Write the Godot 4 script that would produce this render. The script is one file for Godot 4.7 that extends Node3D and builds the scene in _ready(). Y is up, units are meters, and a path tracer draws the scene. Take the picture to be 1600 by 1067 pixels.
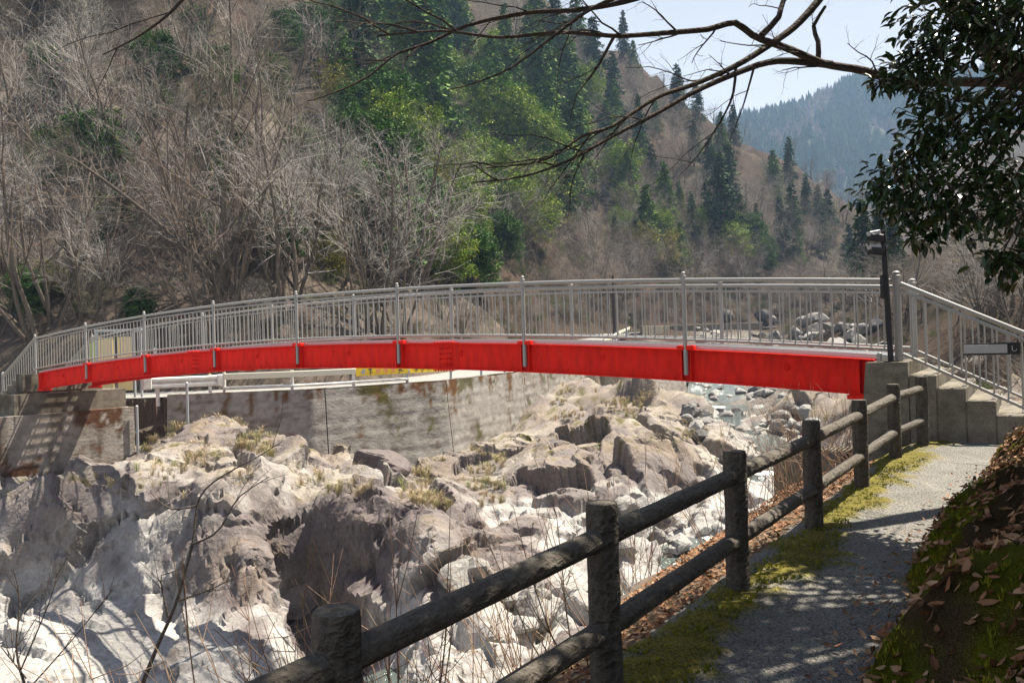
extends Node3D
# Red arched footbridge over a rocky gorge, seen from a fenced path.  World: x right, y up, depth = -z.

const EYE := Vector3(0, 1.6, 0)
const FOCAL := 1200.0
var cam: Camera3D
var cam_basis: Basis
var rng := RandomNumberGenerator.new()
var M := {}
var names := {}
var t_start := 0

# ---------------------------------------------------------------- mesh buffer
class MB:
	var v := PackedVector3Array()
	var n := PackedVector3Array()
	var c := PackedColorArray()
	var ix := PackedInt32Array()
	var col := Color(1, 1, 1)
	func tri(a: Vector3, b: Vector3, d: Vector3) -> void:
		var nn := (b - a).cross(d - a).normalized()
		var k := v.size()
		v.append(a); v.append(b); v.append(d)
		n.append(nn); n.append(nn); n.append(nn)
		c.append(col); c.append(col); c.append(col)
		ix.append(k); ix.append(k + 2); ix.append(k + 1)
	func quad(a: Vector3, b: Vector3, d: Vector3, e: Vector3) -> void:
		var nn := (d - a).cross(e - b).normalized()
		var k := v.size()
		v.append(a); v.append(b); v.append(d); v.append(e)
		for q in 4:
			n.append(nn); c.append(col)
		ix.append(k); ix.append(k + 2); ix.append(k + 1)
		ix.append(k); ix.append(k + 3); ix.append(k + 2)
	# box from a corner-to-corner frame: centre o, half axes a, b, d (right handed), small chamfer ch
	func box(o: Vector3, a: Vector3, b: Vector3, d: Vector3, ch := 0.0) -> void:
		if a.cross(b).dot(d) < 0.0:
			d = -d
		if ch <= 0.0:
			for s in [1.0, -1.0]:
				quad(o + d * s - a * s - b, o + d * s + a * s - b, o + d * s + a * s + b, o + d * s - a * s + b)
				quad(o + a * s - b * s - d, o + a * s + b * s - d, o + a * s + b * s + d, o + a * s - b * s + d)
				quad(o + b * s - d * s - a, o + b * s + d * s - a, o + b * s + d * s + a, o + b * s - d * s + a)
			return
		var ax := [a, b, d]
		var cf := []
		for x in ax:
			cf.append(x.normalized() * minf(ch, x.length() * 0.45))
		for i in 3:
			var p: Vector3 = ax[i]; var q: Vector3 = ax[(i + 1) % 3]; var r: Vector3 = ax[(i + 2) % 3]
			var cq: Vector3 = cf[(i + 1) % 3]; var cr: Vector3 = cf[(i + 2) % 3]; var cp: Vector3 = cf[i]
			var qi := q - cq; var ri := r - cr
			for s in [1.0, -1.0]:
				quad(o + p * s - qi * s - ri, o + p * s + qi * s - ri, o + p * s + qi * s + ri, o + p * s - qi * s + ri)
			for s in [1.0, -1.0]:          # edge chamfers along p, between faces q and r
				for t in [1.0, -1.0]:
					var pi := p - cp
					var e1: Vector3 = q * s + (r - cr) * t
					var e2: Vector3 = (q - cq) * s + r * t
					_edge(o, e1, e2, pi)
		for sx in [1.0, -1.0]:
			for sy in [1.0, -1.0]:
				for sz in [1.0, -1.0]:
					var v1: Vector3 = o + a * sx + (b - cf[1]) * sy + (d - cf[2]) * sz
					var v2: Vector3 = o + (a - cf[0]) * sx + b * sy + (d - cf[2]) * sz
					var v3: Vector3 = o + (a - cf[0]) * sx + (b - cf[1]) * sy + d * sz
					if (v2 - v1).cross(v3 - v1).dot(v1 - o) > 0: tri(v1, v2, v3)
					else: tri(v1, v3, v2)
	func _edge(o: Vector3, e1: Vector3, e2: Vector3, pi: Vector3) -> void:
		if (2.0 * pi).cross(e2 - e1).dot(e1 + e2) > 0: quad(o + e1 - pi, o + e1 + pi, o + e2 + pi, o + e2 - pi)
		else: quad(o + e2 - pi, o + e2 + pi, o + e1 + pi, o + e1 - pi)
	func abox(o: Vector3, size: Vector3, ch := 0.0) -> void:
		box(o, Vector3(size.x / 2, 0, 0), Vector3(0, size.y / 2, 0), Vector3(0, 0, size.z / 2), ch)
	func bar(p: Vector3, q: Vector3, w: float, h: float, up := Vector3.UP, ch := 0.0) -> void:   # rectangular bar
		var d := (q - p) / 2
		var s := d.normalized().cross(up).normalized()
		var u := s.cross(d.normalized()).normalized()
		box((p + q) / 2, d, s * w / 2, u * h / 2, ch)
	func tube(pts: PackedVector3Array, rad: PackedFloat32Array, sides: int, cap := true, rough := 0.0, rg: RandomNumberGenerator = null) -> void:
		var m := pts.size()
		var k0 := v.size()
		var dir := (pts[1] - pts[0]).normalized()
		var e1 := dir.cross(Vector3(0.31, 0.12, 0.94)).normalized()
		if e1.length() < 0.5: e1 = dir.cross(Vector3.UP).normalized()
		for j in m:
			if j > 0 and j < m - 1: dir = (pts[j + 1] - pts[j - 1]).normalized()
			elif j > 0: dir = (pts[j] - pts[j - 1]).normalized()
			e1 = (e1 - dir * e1.dot(dir)).normalized()
			var e2 := dir.cross(e1)
			for s in sides:
				var an := TAU * s / sides
				var o := e1 * cos(an) + e2 * sin(an)
				var r := rad[j]
				if rg: r *= 1.0 + rough * rg.randf_range(-1, 1)
				v.append(pts[j] + o * r); n.append(o); c.append(col)
		for j in m - 1:
			for s in sides:
				var a := k0 + j * sides + s
				var b := k0 + j * sides + (s + 1) % sides
				ix.append(a); ix.append(b + sides); ix.append(b)
				ix.append(a); ix.append(a + sides); ix.append(b + sides)
		if cap:
			for e in [0, m - 1]:
				var k := v.size()
				var dn: Vector3 = (pts[0] - pts[1]).normalized() if e == 0 else (pts[m - 1] - pts[m - 2]).normalized()
				v.append(pts[e]); n.append(dn); c.append(col)
				for s in sides:
					v.append(v[k0 + e * sides + s]); n.append(dn); c.append(col)
				for s in sides:
					var a := k + 1 + s
					var b := k + 1 + (s + 1) % sides
					if e == 0: ix.append(k); ix.append(a); ix.append(b)
					else: ix.append(k); ix.append(b); ix.append(a)
	func rod(p: Vector3, q: Vector3, r: float, sides := 8) -> void:
		tube(PackedVector3Array([p, q]), PackedFloat32Array([r, r]), sides)
	func lathe(o: Vector3, prof: Array, sides := 12) -> void:      # prof: [radius, height] going up, about +y
		var pts := PackedVector3Array(); var k0 := v.size()
		for j in prof.size():
			var a: Array = prof[maxi(j - 1, 0)]; var b: Array = prof[mini(j + 1, prof.size() - 1)]
			var nr: float = b[1] - a[1]; var ny: float = a[0] - b[0]
			for s in sides:
				var an := -TAU * s / sides
				v.append(o + Vector3(cos(an) * prof[j][0], prof[j][1], sin(an) * prof[j][0]))
				n.append(Vector3(cos(an) * nr, ny, sin(an) * nr).normalized()); c.append(col)
		for j in prof.size() - 1:
			for s in sides:
				var a := k0 + j * sides + s; var b := k0 + j * sides + (s + 1) % sides
				ix.append(a); ix.append(b + sides); ix.append(b)
				ix.append(a); ix.append(a + sides); ix.append(b + sides)
	func grid(nx: int, ny: int, P: PackedVector3Array, C: PackedColorArray, ccw := true) -> void:   # smooth sheet
		var k0 := v.size()
		var N := PackedVector3Array(); N.resize(P.size())
		for j in ny:
			for i in nx:
				var k := j * nx + i
				var dx := P[k + (1 if i < nx - 1 else 0)] - P[k - (1 if i > 0 else 0)]
				var dy := P[k + (nx if j < ny - 1 else 0)] - P[k - (nx if j > 0 else 0)]
				N[k] = dx.cross(dy).normalized() * (1.0 if ccw else -1.0)
		v.append_array(P); n.append_array(N); c.append_array(C)
		for j in ny - 1:
			for i in nx - 1:
				var a := k0 + j * nx + i
				if ccw:
					ix.append(a); ix.append(a + nx + 1); ix.append(a + 1)
					ix.append(a); ix.append(a + nx); ix.append(a + nx + 1)
				else:
					ix.append(a); ix.append(a + 1); ix.append(a + nx + 1)
					ix.append(a); ix.append(a + nx + 1); ix.append(a + nx)
	func faceted(nx: int, ny: int, P: PackedVector3Array, C: PackedColorArray, flat: float) -> void:   # sheet with normals partly those of the single faces
		var N := PackedVector3Array(); N.resize(P.size())
		for j in ny:
			for i in nx:
				var k := j * nx + i
				var dx := P[k + (1 if i < nx - 1 else 0)] - P[k - (1 if i > 0 else 0)]
				var dy := P[k + (nx if j < ny - 1 else 0)] - P[k - (nx if j > 0 else 0)]
				N[k] = dx.cross(dy).normalized() * (1.0 - flat)
		var nt := (nx - 1) * (ny - 1) * 6
		var k0 := v.size()
		v.resize(k0 + nt); n.resize(k0 + nt); c.resize(k0 + nt); ix.resize(ix.size() + nt)
		var o := k0; var io := ix.size() - nt
		for j in ny - 1:
			for i in nx - 1:
				var a := j * nx + i
				var T := [a, a + nx + 1, a + 1, a, a + nx, a + nx + 1] if (i * 7 + j * 13) % 5 < 3 else [a, a + nx, a + 1, a + 1, a + nx, a + nx + 1]
				for h in 2:
					var q0: int = T[h * 3]; var q1: int = T[h * 3 + 1]; var q2: int = T[h * 3 + 2]
					var fnm := (P[q2] - P[q0]).cross(P[q1] - P[q0]).normalized() * flat
					v[o] = P[q0]; v[o + 1] = P[q1]; v[o + 2] = P[q2]
					n[o] = (N[q0] + fnm).normalized(); n[o + 1] = (N[q1] + fnm).normalized(); n[o + 2] = (N[q2] + fnm).normalized()
					c[o] = C[q0]; c[o + 1] = C[q1]; c[o + 2] = C[q2]
					ix[io] = o; ix[io + 1] = o + 1; ix[io + 2] = o + 2
					o += 3; io += 3
	func mesh() -> ArrayMesh:
		var A := []
		A.resize(Mesh.ARRAY_MAX)
		A[Mesh.ARRAY_VERTEX] = v; A[Mesh.ARRAY_NORMAL] = n; A[Mesh.ARRAY_COLOR] = c; A[Mesh.ARRAY_INDEX] = ix
		var m := ArrayMesh.new()
		m.add_surface_from_arrays(Mesh.PRIMITIVE_TRIANGLES, A)
		return m

# ---------------------------------------------------------------- objects and tags
func numbered(s: String) -> String:
	var k: int = names.get(s, -1) + 1
	names[s] = k
	return s if k == 0 else "%s_%03d" % [s, k]
func obj(called: String, what, m: Material, parent: Node = null) -> MeshInstance3D:
	var o := MeshInstance3D.new()
	o.mesh = what.mesh() if what is MB else what
	o.material_override = m
	if parent == null or parent == self:
		o.name = numbered(called); add_child(o)
	else:
		o.name = called; parent.add_child(o, true)
	return o
func tag(o: Node, label: String, category: String, group := "") -> Node:
	o.set_meta("label", label); o.set_meta("category", category)
	if group != "": o.set_meta("group", group)
	return o
func thing(called: String, label: String, category: String, where := Vector3.ZERO, group := "") -> Node3D:
	var o := Node3D.new()
	o.name = numbered(called); add_child(o); o.position = where
	tag(o, label, category, group)
	return o
func struct(called: String, what, m: Material) -> MeshInstance3D:
	var o := obj(called, what, m)
	o.set_meta("kind", "structure"); o.set_meta("label", called.replace("_", " ") + " of the gorge valley")
	return o
func copy(proto: Node3D, base: String, where: Vector3, turn: float, sc: Vector3, label := "", group := "") -> Node3D:
	var o: Node3D = proto.duplicate()
	o.name = numbered(base); add_child(o)
	o.transform = Transform3D(Basis(Vector3.UP, turn) * Basis.from_scale(sc), where)
	if label != "": o.set_meta("label", label)
	if group != "": o.set_meta("group", group)
	return o
func stuff(called: String, mesh: Mesh, m: Material, X: Array, C: Array, label: String, category: String, parent: Node = null) -> MultiMeshInstance3D:
	var mm := MultiMesh.new()
	mm.transform_format = MultiMesh.TRANSFORM_3D
	mm.use_colors = C.size() > 0
	mm.mesh = mesh
	mm.instance_count = X.size()
	for i in X.size():
		mm.set_instance_transform(i, X[i])
		if C.size() > 0: mm.set_instance_color(i, C[i])
	var o := MultiMeshInstance3D.new()
	o.multimesh = mm; o.material_override = m
	if parent: o.name = called; parent.add_child(o, true)
	else:
		o.name = numbered(called); add_child(o); tag(o, label, category)
	o.set_meta("kind", "stuff")
	return o

# ---------------------------------------------------------------- pixels to points, noise, textures
func ray(px: float, py: float) -> Vector3:     # direction with depth 1
	var d := cam_basis * Vector3((px - 800.0) / FOCAL, -(py - 533.5) / FOCAL, -1.0)
	return d / -d.z
func at(px: float, py: float, depth: float) -> Vector3:
	return EYE + ray(px, py) * depth
func pix(p: Vector3) -> Vector2:
	var q := cam_basis.inverse() * (p - EYE)
	return Vector2(800.0 + FOCAL * q.x / -q.z, 533.5 - FOCAL * q.y / -q.z) if q.z < -0.1 else Vector2(-9999, -9999)
func W(x: float, d: float, y: float) -> Vector3:
	return Vector3(x, y, -d)
func fnl(freq: float, seed_: int, oct := 4, type := FastNoiseLite.TYPE_SIMPLEX_SMOOTH, ridged := false) -> FastNoiseLite:
	var f := FastNoiseLite.new()
	f.noise_type = type; f.frequency = freq; f.seed = seed_
	f.fractal_type = FastNoiseLite.FRACTAL_NONE if oct <= 1 else (FastNoiseLite.FRACTAL_RIDGED if ridged else FastNoiseLite.FRACTAL_FBM)
	f.fractal_octaves = oct
	return f
func tex_from(img: Image) -> ImageTexture:
	img.generate_mipmaps()
	return ImageTexture.create_from_image(img)
func noise_bytes(size: int, f: FastNoiseLite) -> PackedByteArray:
	var im := f.get_seamless_image(size, size)
	im.convert(Image.FORMAT_L8)
	return im.get_data()
# colour texture from noise bytes: a ramp of sRGB colours, mixed with a second noise
func ramp_tex(size: int, a: PackedByteArray, ramp: Array, b := PackedByteArray(), second := Color(1, 1, 1), lo := 0.6, hi := 0.75) -> ImageTexture:
	var out := PackedByteArray(); out.resize(size * size * 3)
	var lut := []
	for i in 256:
		var t := i / 255.0 * (ramp.size() - 1)
		var k := mini(int(t), ramp.size() - 2)
		lut.append(ramp[k].lerp(ramp[k + 1], t - k))
	for i in size * size:
		var cc: Color = lut[a[i]]
		if b.size() > 0:
			cc = cc.lerp(second, clampf((b[i] / 255.0 - lo) / (hi - lo), 0, 1) * second.a)
		out[i * 3] = int(clampf(cc.r, 0, 1) * 255); out[i * 3 + 1] = int(clampf(cc.g, 0, 1) * 255); out[i * 3 + 2] = int(clampf(cc.b, 0, 1) * 255)
	return tex_from(Image.create_from_data(size, size, false, Image.FORMAT_RGB8, out))
func grey_tex(size: int, a: PackedByteArray) -> ImageTexture:
	return tex_from(Image.create_from_data(size, size, false, Image.FORMAT_L8, a))
func mat(color: Color, rough := 0.8, o := {}) -> StandardMaterial3D:   # color in sRGB
	var m := StandardMaterial3D.new()
	m.albedo_color = color; m.roughness = rough
	m.metallic = o.get("metal", 0.0)
	m.metallic_specular = o.get("spec", 0.4)
	if o.has("tex"):
		m.albedo_texture = o.tex
	if o.has("bump"):
		m.heightmap_enabled = true; m.heightmap_texture = o.bump; m.heightmap_scale = o.get("depth", 1.0)
	if o.has("scale"):
		m.uv1_triplanar = true; m.uv1_world_triplanar = o.get("world", true)
		m.uv1_scale = Vector3.ONE * o.scale if o.scale is float else o.scale
	if o.get("vc", false): m.vertex_color_use_as_albedo = true
	if o.has("back"):
		m.backlight_enabled = true; m.backlight = o.back
	m.cull_mode = BaseMaterial3D.CULL_DISABLED
	return m
func lin(r: float, g: float, b: float) -> Color:      # linear -> for albedo_color
	return Color(r, g, b).linear_to_srgb()

# ---------------------------------------------------------------- scene
func _ready() -> void:
	t_start = Time.get_ticks_msec()
	rng.seed = 20240411
	cam = Camera3D.new(); cam.name = "camera"; add_child(cam)
	cam.position = EYE
	cam.fov = rad_to_deg(2.0 * atan(533.5 / FOCAL))
	cam.far = 4000.0; cam.near = 0.05
	cam.rotation = Vector3(0.0096, 0, -0.03)
	cam_basis = cam.basis
	var env := Environment.new()
	env.background_mode = Environment.BG_SKY
	var sky := Sky.new(); var sm := ProceduralSkyMaterial.new()
	sm.sky_top_color = Color(0.41, 0.50, 0.66); sm.sky_horizon_color = Color(1.0, 1.0, 1.0); sm.sky_curve = 0.5
	sm.ground_bottom_color = Color(0.35, 0.34, 0.32); sm.ground_horizon_color = Color(0.62, 0.65, 0.68)
	sm.sky_energy_multiplier = 0.65
	sky.sky_material = sm; env.sky = sky
	env.tonemap_mode = Environment.TONE_MAPPER_LINEAR
	env.tonemap_exposure = 3.25
	env.fog_enabled = true; env.fog_density = 0.0004; env.fog_light_color = Color(0.70, 0.84, 1.0)
	env.sdfgi_enabled = true; env.ssao_enabled = true; env.ssil_enabled = true
	var we := WorldEnvironment.new(); we.name = "world_environment"; we.environment = env; add_child(we)
	var sun := DirectionalLight3D.new(); sun.name = "sun"; add_child(sun)
	sun.light_energy = 1.6; sun.light_angular_distance = 0.5; sun.light_color = Color(1.0, 0.96, 0.89); sun.shadow_enabled = true
	var to_sun := W(0.41, 0.27, 1.0).normalized()
	sun.transform = Transform3D(Basis.looking_at(-to_sun, Vector3.UP), Vector3(0, 60, 0))
	make_materials(); say("materials")
	make_terrain(); say("terrain")
	make_path_and_bank(); say("path")
	make_bridge(); say("bridge")
	make_abutments(); say("abutments")
	make_road_things(); say("road")
	make_fence(); say("fence")
	make_boulders(); say("boulders")
	make_forest(); say("forest")
	make_foreground_plants(); say("foreground")
func say(s: String) -> void:
	print("%6d ms  %s" % [Time.get_ticks_msec() - t_start, s])

func make_materials() -> void:
	var fine := noise_bytes(512, fnl(0.035, 3, 6))
	var mid := noise_bytes(512, fnl(0.012, 5, 6))
	var cell := noise_bytes(512, fnl(0.03, 9, 3, FastNoiseLite.TYPE_CELLULAR))
	var ridge := noise_bytes(512, fnl(0.014, 11, 5, FastNoiseLite.TYPE_SIMPLEX_SMOOTH, true))
	var speck := noise_bytes(512, fnl(0.16, 13, 3))
	var mixb := PackedByteArray(); mixb.resize(512 * 512)
	for i in 512 * 512:
		mixb[i] = clampi(int(fine[i] * 0.35 + ridge[i] * 0.45 + cell[i] * 0.2), 0, 255)
	var g3 := [Color(0.52, 0.5, 0.49), Color(0.86, 0.85, 0.84), Color(1, 1, 1)]
	var t_rock := ramp_tex(512, mixb, g3, speck, Color(0.62, 0.6, 0.58, 0.6), 0.62, 0.8)
	M.rock = mat(Color(1, 1, 1), 0.85, {tex = t_rock, bump = grey_tex(512, mixb), depth = 5.0, scale = 0.45, vc = true, spec = 0.3})
	M.boulder = mat(Color(1, 1, 1), 0.85, {tex = t_rock, bump = grey_tex(512, fine), depth = 3.0, scale = 0.6, vc = true, spec = 0.3})
	M.litter = mat(Color(1, 1, 1), 0.95, {tex = ramp_tex(512, speck, [Color(0.5, 0.45, 0.42), Color(0.85, 0.82, 0.8), Color(1, 1, 1)], mid, Color(0.55, 0.5, 0.45, 0.7), 0.5, 0.7), bump = grey_tex(512, speck), depth = 8.0, scale = 0.5, vc = true, spec = 0.2})
	M.far = mat(Color(1, 1, 1), 0.95, {vc = true, spec = 0.1})
	var t_conc := ramp_tex(512, mid, [Color(0.5, 0.48, 0.45), Color(0.66, 0.64, 0.61), Color(0.76, 0.74, 0.71)], speck, Color(0.36, 0.34, 0.31, 0.75), 0.58, 0.75)
	M.concrete = mat(Color(0.72, 0.71, 0.68), 0.9, {tex = t_conc, bump = grey_tex(512, speck), depth = 0.8, scale = 0.8, vc = true, spec = 0.25})
	M.concrete_wall = mat(Color(1, 1, 1), 0.9, {tex = ramp_tex(512, mid, [Color(0.72, 0.70, 0.68), Color(0.9, 0.88, 0.86), Color(1, 1, 1)], speck, Color(0.6, 0.57, 0.54, 0.7), 0.58, 0.75), bump = grey_tex(512, fine), depth = 1.1, scale = 0.45, vc = true, spec = 0.25})
	M.asphalt = mat(lin(0.30, 0.295, 0.285), 0.9, {tex = ramp_tex(512, mid, [Color(0.8, 0.8, 0.8), Color(1, 1, 1)]), bump = grey_tex(512, speck), depth = 0.5, scale = 0.7, spec = 0.25})
	var grit := noise_bytes(512, fnl(0.11, 17, 2, FastNoiseLite.TYPE_CELLULAR))
	M.path = mat(Color(1, 1, 1), 0.85, {tex = ramp_tex(512, grit, [Color(1, 0.99, 0.97), Color(0.78, 0.77, 0.75), Color(0.42, 0.41, 0.4)], speck, Color(0.4, 0.39, 0.37, 0.8), 0.55, 0.72), bump = grey_tex(512, grit), depth = -2.2, scale = 0.9, vc = true, spec = 0.35})
	M.moss = mat(Color(1, 1, 1), 0.95, {tex = ramp_tex(512, speck, [Color(0.45, 0.45, 0.4), Color(0.9, 0.9, 0.85), Color(1, 1, 1)]), bump = grey_tex(512, speck), depth = 4.0, scale = 2.2, vc = true, spec = 0.15})
	M.red = mat(lin(0.80, 0.02, 0.009), 0.6, {tex = ramp_tex(256, noise_bytes(256, fnl(0.02, 21, 5)), [Color(0.78, 0.76, 0.76), Color(0.97, 0.97, 0.97), Color(1, 1, 1)]), scale = Vector3(1.2, 0.25, 1.2), spec = 0.25})
	M.rail = mat(lin(0.29, 0.283, 0.268), 0.4, {spec = 0.5})
	M.grating = mat(lin(0.42, 0.44, 0.46), 0.45, {metal = 0.5})
	M.steel_dark = mat(lin(0.05, 0.04, 0.04), 0.6)
	M.galv = mat(lin(0.38, 0.40, 0.42), 0.5, {metal = 0.3})
	M.white = mat(lin(0.74, 0.74, 0.72), 0.5, {tex = ramp_tex(256, noise_bytes(256, fnl(0.02, 23, 5)), [Color(0.8, 0.79, 0.77), Color(1, 1, 1)]), scale = 0.8})
	M.cream = mat(lin(0.66, 0.64, 0.52), 0.5)
	M.yellow = mat(lin(0.80, 0.55, 0.03), 0.55)
	M.board = mat(lin(0.72, 0.58, 0.28), 0.7)
	M.orange = mat(lin(0.85, 0.42, 0.01), 0.3)
	M.black = mat(lin(0.012, 0.012, 0.014), 0.45)
	M.plate = mat(lin(0.34, 0.34, 0.35), 0.45, {metal = 0.2})
	M.pink = mat(lin(0.75, 0.25, 0.22), 0.6); M.blue = mat(lin(0.25, 0.35, 0.6), 0.6); M.ink = mat(lin(0.08, 0.08, 0.09), 0.6)
	M.lime = mat(lin(0.35, 0.5, 0.05), 0.6)
	var bark_f := fnl(0.02, 31, 5, FastNoiseLite.TYPE_SIMPLEX_SMOOTH, true)
	M.log = mat(Color(1, 1, 1), 0.8, {tex = ramp_tex(512, ridge, [Color(0.55, 0.53, 0.5), Color(0.9, 0.88, 0.85), Color(1, 1, 1)], speck, Color(0.7, 0.68, 0.62, 0.6), 0.6, 0.75), bump = grey_tex(512, ridge), depth = 2.2, scale = 2.0, vc = true, spec = 0.35})
	M.bark = mat(Color(1, 1, 1), 0.9, {tex = ramp_tex(512, noise_bytes(512, bark_f), [Color(0.5, 0.48, 0.46), Color(0.9, 0.88, 0.86), Color(1, 1, 1)]), bump = grey_tex(512, noise_bytes(512, bark_f)), depth = 1.5, scale = 1.5, vc = true, spec = 0.2})
	M.twig = mat(Color(1, 1, 1), 0.85, {vc = true, spec = 0.25})
	M.leaf = mat(Color(1, 1, 1), 0.65, {vc = true, spec = 0.2, back = Color(0.35, 0.4, 0.15)})
	M.gloss_leaf = mat(Color(1, 1, 1), 0.33, {vc = true, spec = 0.5, back = Color(0.12, 0.16, 0.04)})
	M.needle = mat(Color(1, 1, 1), 0.75, {vc = true, spec = 0.2, back = Color(0.2, 0.26, 0.1)})
	M.grass = mat(Color(1, 1, 1), 0.8, {vc = true, spec = 0.2, back = Color(0.4, 0.36, 0.2)})
	M.dead_leaf = mat(Color(1, 1, 1), 0.75, {vc = true, spec = 0.3})
	var wn := noise_bytes(512, fnl(0.02, 41, 4))
	M.water = mat(lin(0.07, 0.085, 0.08), 0.08, {bump = grey_tex(512, wn), depth = 5.0, scale = 0.6, spec = 0.6})
	M.foam = mat(lin(0.85, 0.87, 0.88), 0.5, {bump = grey_tex(512, fine), depth = 4.0, scale = 1.5})

# ---------------------------------------------------------------- ground heights
var road := [[-60.0, 24.0, 0.3], [-45.0, 26.0, 0.3], [-30.0, 27.6, 0.3], [-20.0, 28.6, 0.3], [-13.5, 29.0, 0.3], [-8.5, 30.3, 0.3], [-4.8, 33.2, 0.34], [-2.2, 37.5, 0.45], [2.5, 46.0, 0.9], [6.0, 61.0, 2.0], [9.5, 76.0, 2.8], [16.0, 90.0, 3.1], [32.0, 101.0, 3.4], [60.0, 118.0, 4.2], [90.0, 140.0, 6.0], [112.0, 175.0, 9.0], [120.0, 260.0, 16.0], [122.0, 420.0, 30.0]]
var river := [[-40.0, 7.0, -6.6], [-20.0, 8.0, -6.5], [-12.0, 9.5, -6.4], [-6.0, 12.0, -6.2], [-2.0, 14.5, -5.95], [1.5, 17.0, -5.5], [5.2, 21.0, -4.85], [8.6, 26.0, -4.3], [10.3, 32.0, -3.8], [11.3, 38.0, -3.55], [12.3, 46.0, -3.3], [14.3, 54.0, -2.9], [15.3, 58.0, -1.3], [20.0, 78.0, 0.6], [34.0, 92.0, 1.6], [56.0, 107.0, 2.6], [86.0, 128.0, 4.4], [108.0, 168.0, 7.0], [118.0, 260.0, 14.0], [120.0, 420.0, 28.0]]
var fence := [[-3.4, -1.2, 0.0], [-1.45, 1.0, 0.0], [-0.53, 2.2, 0.02], [0.36, 3.3, 0.08], [1.33, 4.68, 0.09], [2.34, 6.07, 0.113], [3.32, 7.39, 0.16], [4.27, 8.64, 0.224], [5.02, 9.45, 0.258], [6.3, 10.9, 0.27]]
var tps_p := []
var tps_w := PackedFloat64Array()
const GX0 := -34.0
const GD0 := -4.0
const GS := 0.4
const GNX := 142
const GND := 131
var hgrid := PackedFloat32Array()
var n_big: FastNoiseLite
var n_cell: FastNoiseLite
var n_crack: FastNoiseLite
var n_fine: FastNoiseLite
var n_strata: FastNoiseLite
var n_tint: FastNoiseLite
var n_hill: FastNoiseLite

# signed distance to a polyline (left of its direction, seen from above with depth up, is positive) and level there
func along(L: Array, x: float, d: float) -> Vector3:
	var best := 1e18; var sg := 0.0; var lev := 0.0; var run := 0.0; var at_run := 0.0
	for i in L.size() - 1:
		var ax: float = L[i][0]; var ad: float = L[i][1]
		var ex: float = L[i + 1][0] - ax; var ed: float = L[i + 1][1] - ad
		var l2 := ex * ex + ed * ed
		var t := clampf(((x - ax) * ex + (d - ad) * ed) / l2, 0.0, 1.0)
		var qx := x - ax - ex * t; var qd := d - ad - ed * t
		var r := qx * qx + qd * qd
		if r < best:
			best = r; sg = signf(ex * qd - ed * qx); lev = lerpf(L[i][2], L[i + 1][2], t); at_run = run + sqrt(l2) * t
		run += sqrt(l2)
	return Vector3(sqrt(best) * sg, lev, at_run)

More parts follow.
